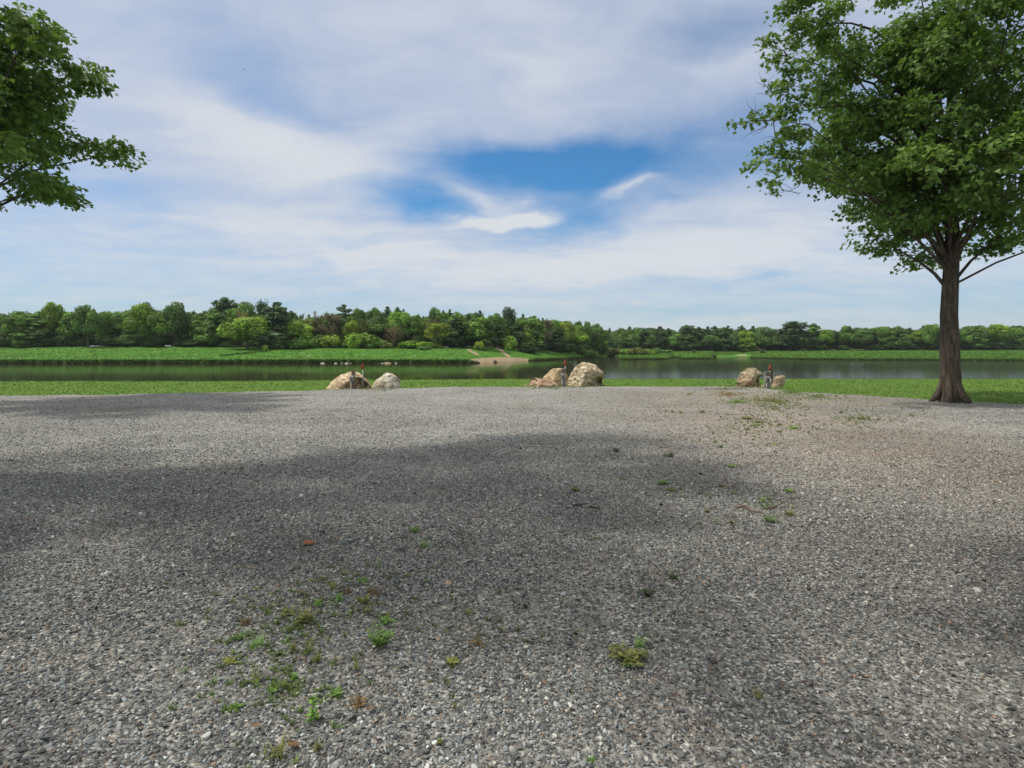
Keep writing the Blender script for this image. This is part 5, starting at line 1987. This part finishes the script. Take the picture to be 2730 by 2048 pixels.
def weed_mesh(kind, size, h, seed):
    """size: half-width in metres, h: height in metres"""
    r = random.Random(seed)
    b = MB()
    up = Vector((0, 0, 1))
    if kind in ('tuft', 'dry'):
        for i in range(26 if kind == 'tuft' else 20):
            a = r.uniform(0, 6.28)
            q = Vector((r.gauss(0, size * .3), r.gauss(0, size * .3), -.005))
            blade(b, q, a, h * r.uniform(.5, 1.1), r.uniform(.2, 1.3), max(.004, size * .10), r.random(), r)
        if kind == 'dry':
            for i in range(10):
                a = r.uniform(0, 6.28)
                p = Vector((r.gauss(0, size * .4), r.gauss(0, size * .4), h * r.uniform(.05, .5)))
                add_leaf(b, p, Vector((math.cos(a), math.sin(a), r.uniform(-.4, .4))), Vector((r.uniform(-.6, .6), r.uniform(-.6, .6), 1)), size * .55, size * .3, r.random())
    elif kind == 'sprig':
        for st in range(r.choice((1, 2, 2))):
            a0 = r.uniform(0, 6.28)
            lean = r.uniform(.05, .35)
            base = Vector((r.gauss(0, size * .2), r.gauss(0, size * .2), -.01))
            top = base + Vector((math.cos(a0) * lean * h, math.sin(a0) * lean * h, h))
            b.tube([base, base.lerp(top, .5) + Vector((0, 0, .005)), top], [.0028, .0022, .0012], 5, .35)
            m = 7
            for k in range(m):
                u = .25 + .75 * k / (m - 1)
                p = base.lerp(top, u)
                for sgn in (0, math.pi):
                    a = a0 + k * 1.57 + sgn + r.uniform(-.3, .3)
                    L = size * r.uniform(.7, 1.1) * (1.1 - .45 * u)
                    add_leaf(b, p, Vector((math.cos(a), math.sin(a), r.uniform(.15, .7))), up, L, L * .34, r.uniform(.3, .95))
    elif kind == 'rosette':
        for i in range(13):
            a = i * 2.4 + r.uniform(-.3, .3)
            L = size * r.uniform(.65, 1.1)
            el = r.uniform(.1, .9) * h / max(size, .01)
            add_leaf(b, Vector((r.gauss(0, size * .06), r.gauss(0, size * .06), .004)), Vector((math.cos(a), math.sin(a), el)), up, L, L * r.uniform(.34, .5), r.random())
    elif kind == 'mat':
        for i in range(15):
            a = r.uniform(0, 6.28)
            L = size * r.uniform(.5, 1.1)
            p0 = Vector((r.gauss(0, size * .1), r.gauss(0, size * .1), .004))
            p1 = p0 + Vector((math.cos(a) * L, math.sin(a) * L, h * r.uniform(.1, .6)))
            b.tube([p0, p1], [.002, .0012], 4, .2)
            for k in range(9):
                p = p0.lerp(p1, .15 + .85 * k / 8) + Vector((0, 0, r.uniform(0, h * .5)))
                a2 = a + r.choice((-1, 1)) * r.uniform(.5, 1.5)
                add_leaf(b, p, Vector((math.cos(a2), math.sin(a2), r.uniform(-.1, .8))), up + Vector((r.uniform(-.4, .4), r.uniform(-.4, .4), 0)), size * .30, size * .19, r.random())
    return b.mesh("weed")


WEEDS = [
    # px, foot py, half-width px, height px, kind, tone, label
    (738, 2036, 44, 62, 'tuft', 'olive', "biggest grass clump in the near left corner of the gravel"),
    (827, 1945, 24, 62, 'sprig', 'bright', "upright bright green sprig right above the biggest near-left grass clump"),
    (632, 1908, 22, 34, 'rosette', 'green', "broad-leaved weed at the left edge of the photo, above the big grass clump"),
    (687, 1836, 20, 40, 'sprig', 'yellow', "yellow-green stalked weed near the left edge"),
    (724, 1864, 20, 26, 'rosette', 'green', "green rosette right of the yellow-green stalked weed"),
    (679, 1746, 26, 44, 'tuft', 'bright', "bright upright grass tuft near the left edge of the gravel"),
    (638, 1724, 18, 16, 'mat', 'green', "flat green weed left of the bright upright grass tuft"),
    (659, 1681, 18, 26, 'dry', 'brown', "withered brown weed above the bright upright grass tuft"),
    (613, 1790, 22, 26, 'rosette', 'yellow', "yellowing broad-leaved weed cut by the left edge of the photo"),
    (757, 1838, 14, 20, 'dry', 'olive', "small half-dry weed left of the tiny bright sprig"),
    (784, 1827, 14, 22, 'sprig', 'bright', "tiny bright sprig in the middle of the near left weeds"),
    (761, 1732, 18, 24, 'tuft', 'green', "green grass tuft right of the bright upright tuft"),
    (784, 1752, 16, 26, 'sprig', 'olive', "olive stalk below the green grass tuft"),
    (823, 1737, 20, 28, 'tuft', 'olive', "olive grass tuft in the row of near left weeds"),
    (816, 1674, 26, 34, 'mat', 'olive', "sprawling olive weed in the thick of the left weeds"),
    (765, 1652, 24, 26, 'dry', 'olive', "thin dry olive weed left of the sprawling olive one"),
    (845, 1635, 14, 24, 'sprig', 'bright', "bright little sprig above the sprawling olive weed"),
    (905, 1620, 15, 24, 'sprig', 'bright', "second bright little sprig, right of the first"),
    (888, 1585, 13, 24, 'tuft', 'olive', "small olive tuft above the second bright sprig"),
    (925, 1595, 15, 26, 'dry', 'brown', "brownish dry tuft beside the leafy green weed"),
    (968, 1566, 22, 28, 'rosette', 'green', "leafy green weed in the upper part of the left weeds"),
    (1000, 1600, 24, 24, 'dry', 'brown', "brown withered clump under the leafy green weed"),
    (1011, 1527, 14, 28, 'sprig', 'green', "upright green weed at the top of the left weeds"),
    (976, 1652, 16, 34, 'tuft', 'yellow', "yellowish tall tuft left of the large green mat"),
    (972, 1622, 20, 16, 'mat', 'yellow', "pale yellow-green creeping weed above the yellowish tall tuft"),
    (1029, 1675, 26, 26, 'rosette', 'green', "spiky green rosette just above the large green mat"),
    (1015, 1736, 38, 50, 'mat', 'green', "large dense green mat of weed left of the middle"),
    (1085, 1553, 14, 20, 'tuft', 'olive', "small olive tuft right of the upright green weed"),
    (1132, 1474, 17, 28, 'tuft', 'green', "green tuft left of the dark bushy weed"),
    (1241, 1474, 19, 48, 'sprig', 'dark', "dark bushy stalk standing in the middle distance, left of centre"),
    (1105, 1435, 15, 18, 'mat', 'green', "thin green creeping weed farther than the dark bushy stalk"),
    (950, 1799, 13, 32, 'sprig', 'yellow', "lone yellow-green stalk below the large green mat"),
    (847, 1778, 15, 28, 'sprig', 'olive', "olive stalk with drooping leaves among the near left weeds"),
    (892, 1868, 26, 26, 'rosette', 'green', "flat-leaved green weed near the bottom, left of the brown leafy one"),
    (958, 1898, 26, 40, 'dry', 'brown', "dark brown leafy weed near the bottom, left of the middle"),
    (1204, 1786, 24, 26, 'rosette', 'yellow', "yellow-green rosette with withered stems, near the middle bottom"),
    (1277, 1738, 22, 28, 'dry', 'brown', "dark brown withered tuft right of the yellow-green rosette"),
    (1247, 1655, 18, 24, 'tuft', 'olive', "faint olive tuft above the dark brown withered tuft"),
    (1173, 1999, 10, 12, 'mat', 'olive', "mossy green spot at the very bottom, left of the middle"),
    (847, 2014, 17, 30, 'tuft', 'olive', "thin olive tuft at the bottom right of the biggest grass clump"),
    (1728, 1611, 18, 22, 'mat', 'dark', "compact dark green cushion of weed right of the middle"),
    (1672, 1778, 50, 30, 'mat', 'olive', "large sprawling olive clump of weed right of the middle"),
    (1704, 1742, 16, 44, 'tuft', 'bright', "bright thin grass blades rising behind the large sprawling olive clump"),
    (1671, 1791, 22, 22, 'rosette', 'green', "green leafy weed at the front of the large sprawling olive clump"),
    (1374, 1644, 12, 30, 'sprig', 'dark', "dark curved stalk just right of the middle of the gravel"),
    (1402, 1636, 9, 12, 'mat', 'dark', "tiny dark weed right of the dark curved stalk"),
    (1794, 1560, 13, 10, 'mat', 'dark', "small dark weed above and right of the dark green cushion"),
    (2023, 1873, 15, 28, 'dry', 'olive', "small half-dry tuft near the bottom right"),
    (1575, 2043, 16, 20, 'tuft', 'bright', "bright green grass leaf at the bottom edge, right of the middle"),
    (1644, 1424, 8, 12, 'tuft', 'olive', "small olive tuft right of the middle, among the mid-distance stones"),
    (1588, 1452, 8, 12, 'tuft', 'green', "small green tuft just nearer than the small olive one right of the middle"),
    (1463, 1410, 10, 20, 'sprig', 'green', "lone green weed in the middle of the gravel"),
    (1786, 1226, 17, 17, 'dry', 'dark', "dark two-horned weed in the far right half of the shade"),
    (1863, 1240, 7, 9, 'tuft', 'olive', "tiny olive tuft right of the dark two-horned weed"),
    (1766, 1302, 16, 9, 'mat', 'green', "flat green weed patch at right in the shade"),
    (1788, 1319, 14, 6, 'mat', 'olive', "flat olive weed just below the flat green patch at right"),
    (1815, 1315, 9, 12, 'tuft', 'olive', "olive tuft right of the flat green patch"),
    (1925, 1310, 14, 16, 'dry', 'brown', "rusty brown weed at right where the shade ends"),
    (1957, 1328, 9, 9, 'rosette', 'green', "small green rosette below the rusty brown weed"),
    (2103, 1320, 18, 20, 'rosette', 'green', "leafy green weed at the right edge of the photo"),
    (1987, 1349, 12, 14, 'tuft', 'green', "green tuft left of the paired bright weeds at right"),
    (2036, 1350, 9, 16, 'sprig', 'bright', "left one of the paired bright weeds at right"),
    (2048, 1343, 8, 16, 'sprig', 'bright', "right one of the paired bright weeds at right"),
    (2042, 1366, 8, 14, 'tuft', 'green', "green tuft just below the paired bright weeds"),
    (1886, 1380, 9, 10, 'mat', 'olive', "faint olive weed left of the brown twig"),
    (2054, 1406, 16, 18, 'mat', 'green', "bushy green weed right of the brown twig"),
    (2112, 1368, 10, 14, 'tuft', 'olive', "olive tuft close to the right edge, below the leafy green weed"),
    (2104, 1386, 14, 12, 'mat', 'yellow', "yellow-green flat weed close to the right edge"),
    (1913, 1412, 9, 16, 'sprig', 'green', "green stalk left of the bushy green weed at right"),
    (1954, 1412, 10, 10, 'mat', 'olive', "olive spot of weed between the green stalk and the bushy weed"),
    (1864, 1410, 9, 10, 'tuft', 'olive', "small olive tuft left of the green stalk at right"),
    (1774, 1102, 8, 8, 'tuft', 'olive', "left tuft of three in the sunny gravel at right"),
    (1793, 1105, 7, 10, 'tuft', 'dark', "dark middle tuft of three in the sunny gravel at right"),
    (1815, 1107, 9, 13, 'tuft', 'green', "right and tallest tuft of three in the sunny gravel"),
    (1872, 1106, 9, 9, 'mat', 'olive', "flat weed right of the three tufts in the sunny gravel"),
    (1991, 1121, 14, 7, 'mat', 'yellow', "yellowish flat weed in the sunny gravel below the weedy corner"),
    (2117, 1147, 16, 16, 'rosette', 'bright', "leafy light green clump at the right edge in the sun"),
    (2067, 1192, 8, 9, 'rosette', 'bright', "small light green weed below the clump at the right edge"),
    (1920, 1199, 9, 8, 'mat', 'green', "small green weed at right just beyond the shade"),
    (1643, 1212, 12, 9, 'mat', 'dark', "dark flat weed right of the middle, near the far rim of the shade"),
    (1686, 1230, 8, 10, 'tuft', 'olive', "olive tuft just nearer than the dark flat weed"),
    (1657, 1285, 9, 11, 'tuft', 'yellow', "yellowish tuft in the shade right of the middle"),
    (1537, 1318, 14, 14, 'mat', 'yellow', "rusty yellow weed in the shade near the middle"),
    (1152, 1179, 5, 6, 'rosette', 'green', "single little weed in the sunny gravel left of the middle"),
]
for k, (px, py, hw, hh, kd, tone, lb) in enumerate(WEEDS):
    x, Y = on_ground(px, py)
    mpp = Y / F
    me = weed_mesh(kd, hw * mpp * 1.05, hh * mpp * 1.0, 900 + k)
    o = link("weed", me, M_WEED)
    o.location = (x, Y, float(lot_z(x, Y)))
    c = np.array(WC[tone])
    o.color = (*c, 1)
    tag(o, lb, "weed", "weeds in the gravel")

# leafy plants that peep over the lip of the near bank
for px, top, w, Y, lb, seed in [(1272, 986, 34, 36.5, "leafy bush peeping over the bank edge left of the middle boulders", 1),
                                (1113, 995, 22, 35.6, "small leafy plant at the bank edge right of the left boulders", 2)]:
    x = (px - CX) / F * Y
    z = float(near_z(np.array([x]), np.array([Y]))[0])
    H = EYE + (HY - top) / F * Y - z
    r = random.Random(seed)
    root = empty("leafy_plant", (x, Y, z))
    tag(root, lb, "plant")
    st, lf = MB(), MB()
    for i in range(16):
        a = r.uniform(0, 6.28)
        rad = w / F * Y / 2 * r.uniform(.3, 1)
        top_ = Vector((math.cos(a) * rad, math.sin(a) * rad, H * r.uniform(.6, 1)))
        st.tube([(0, 0, -.05), top_ * .5 + Vector((0, 0, .1)), top_], [.012, .008, .004], 5)
        for k in range(26):
            u = r.uniform(.45, 1.0)
            p = top_ * u + Vector((r.gauss(0, .05), r.gauss(0, .05), r.gauss(0, .04)))
            a2 = r.uniform(0, 6.28)
            add_leaf(lf, p, Vector((math.cos(a2), math.sin(a2), r.uniform(-.3, .6))), Vector((r.uniform(-.4, .4), r.uniform(-.4, .4), 1)), r.uniform(.08, .14), .05, r.random())
    st.build("stems", M_BARK, root)
    q = lf.build("foliage", M_WEED, root)
    q.color = (.11, .19, .03, 1)


# fallen leaves, sticks, odd stones on the gravel
def fallen_leaf(px, py, wpx, colour, label, seed, name="fallen_leaf"):
    x, Y = on_ground(px, py)
    L = wpx * Y / F
    r = random.Random(seed)
    b = MB()
    n = 9
    vs, fs = [], []
    for i in range(n):
        u = i / (n - 1)
        w = L * .36 * math.sin(math.pi * min(.98, max(.03, u)) ** .8) * (1 + .25 * math.sin(u * 19 + seed))
        for j in (-1, -.5, 0, .5, 1):
            vs.append((L * (u - .5), w * j, L * (.10 * abs(j) ** 1.5 + .16 * (u - .5) ** 2 + .03 * math.sin(u * 9 + j * 3 + seed))))
    for i in range(n - 1):
        for j in range(4):
            a = i * 5 + j
            fs.append((a, a + 1, a + 6, a + 5))
    b.add(vs, fs, [r.uniform(.25, .75) for _ in vs])
    o = b.build(name, M_WEED, None, True)
    o.location = (x, Y, float(lot_z(x, Y)) + .018)
    o.rotation_euler = (r.uniform(-.15, .15), r.uniform(-.15, .15), r.uniform(-.5, .5))
    o.color = (*colour, 1)
    tag(o, label, "leaf", "fallen leaves on the gravel")


fallen_leaf(823, 1466, 33, (.30, .115, .065), "reddish orange dry leaf on the gravel at left", 1)
fallen_leaf(802, 1602, 30, (.15, .115, .06), "curled tan-brown leaf on the gravel above the left weeds", 2)
fallen_leaf(1954, 1256, 26, (.16, .27, .05), "pale green fallen leaf on the gravel at right", 3)
fallen_leaf(781, 2014, 32, (.17, .085, .05), "brown leaf lying against the biggest near-left grass clump", 4)
fallen_leaf(1960, 1313, 15, (.16, .11, .06), "brown leaf right of the rusty brown weed", 5)
fallen_leaf(683, 1962, 22, (.24, .14, .08), "tan leaf on the gravel left of the upright bright sprig", 6)
fallen_leaf(990, 1912, 24, (.20, .13, .08), "curled tan leaf under the dark brown leafy weed", 7)


def stick(pts, r0, label, mat):
    b = MB()
    P = []
    for px, py in pts:
        x, Y = on_ground(px, py)
        P.append(Vector((x, Y, float(lot_z(x, Y)) + .02 + r0)))
    b.tube(P, [r0, r0 * .9] + [r0 * .7] * (len(P) - 2) if len(P) > 2 else [r0, r0 * .7], 6)
    o = b.build("twig", mat, None, True)
    tag(o, label, "twig", "twigs on the gravel")


stick([(1969, 1374), (1984, 1369), (1994, 1376), (2002, 1382), (2032, 1390)], .011, "long crooked brown twig on the gravel at right", M_DEAD)
stick([(2046, 1374), (2060, 1372.5), (2074, 1370)], .011, "short straight brown twig right of the crooked one", M_DEAD)
stick([(1528, 1362), (1548, 1359), (1562, 1357)], .011, "thin dark stick on the gravel right of the middle, left one of a pair", M_BARK)
stick([(1572, 1366), (1588, 1370), (1597, 1373)], .013, "thicker dark stick on the gravel right of the middle, right one of a pair", M_BARK)
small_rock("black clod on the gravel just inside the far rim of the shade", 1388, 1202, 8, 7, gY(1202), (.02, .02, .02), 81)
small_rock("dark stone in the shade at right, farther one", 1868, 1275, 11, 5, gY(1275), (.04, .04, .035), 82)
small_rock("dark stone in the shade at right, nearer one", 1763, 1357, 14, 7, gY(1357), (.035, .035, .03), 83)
small_rock("tan pointed stone among grey gravel, left of the middle", 1195, 1574, 20, 11, gY(1574), (.50, .38, .27), 84)
small_rock("flat grey slate near the bottom left, right of the upright sprig", 907, 1925, 27, 10, gY(1925), (.13, .14, .15), 85)
small_rock("pale triangular stone near the bottom, right of the middle", 1702, 1886, 18, 14, gY(1886), (.50, .48, .44), 86)
small_rock("long grey stone left of the pale triangular one", 1622, 1862, 34, 9, gY(1862), (.22, .22, .21), 87)
small_rock("dark reddish stone at right among grey gravel", 1902, 1780, 26, 12, gY(1780), (.10, .07, .08), 88)
small_rock("white broken stone near the bottom right", 1778, 2000, 20, 14, gY(2000), (.48, .47, .44), 89)


# the bird far up at the left
def bird():
    p = at(650, 185, 110)
    b = MB()
    b.tube([(-.16, 0, 0), (-.09, 0, .01), (0, 0, .015), (.09, 0, .005), (.15, 0, 0)], [.008, .03, .042, .03, .008], 8)
    b.add([(.07, .02, .02), (-.05, .02, .02), (-.10, .20, .07), (.03, .19, .08), (-.16, .36, .03)], [(0, 1, 2, 3), (3, 2, 4)])
    b.add([(.07, -.02, .02), (.03, -.19, .08), (-.10, -.20, .07), (-.05, -.02, .02), (-.16, -.36, .03)], [(0, 1, 2, 3), (1, 4, 2)])
    b.add([(-.13, .0, .0), (-.27, .05, .0), (-.27, -.05, .0)], [(0, 1, 2)])
    o = b.build("bird", M_BLACK, None)
    o.location = p
    o.rotation_euler = (.3, .1, .9)
    tag(o, "small dark bird flying high in the cloudy sky at upper left", "bird")


bird()


# ------------------------------------------------------------------ summer haze over the river
def build_haze():
    b = MB()
    b.box((0, 850, 22), (5200, 2000, 58))
    m, t, out = new_mat("haze_air")
    v = t.n('ShaderNodeVolumePrincipled')
    v.inputs['Color'].default_value = (0.86, 0.92, 1.0, 1)
    v.inputs['Density'].default_value = 0.00009
    v.inputs['Anisotropy'].default_value = 0.2
    t.nt.links.new(v.outputs[0], out.inputs[1])
    tag(b.build("haze", m), kind='stuff')


build_haze()
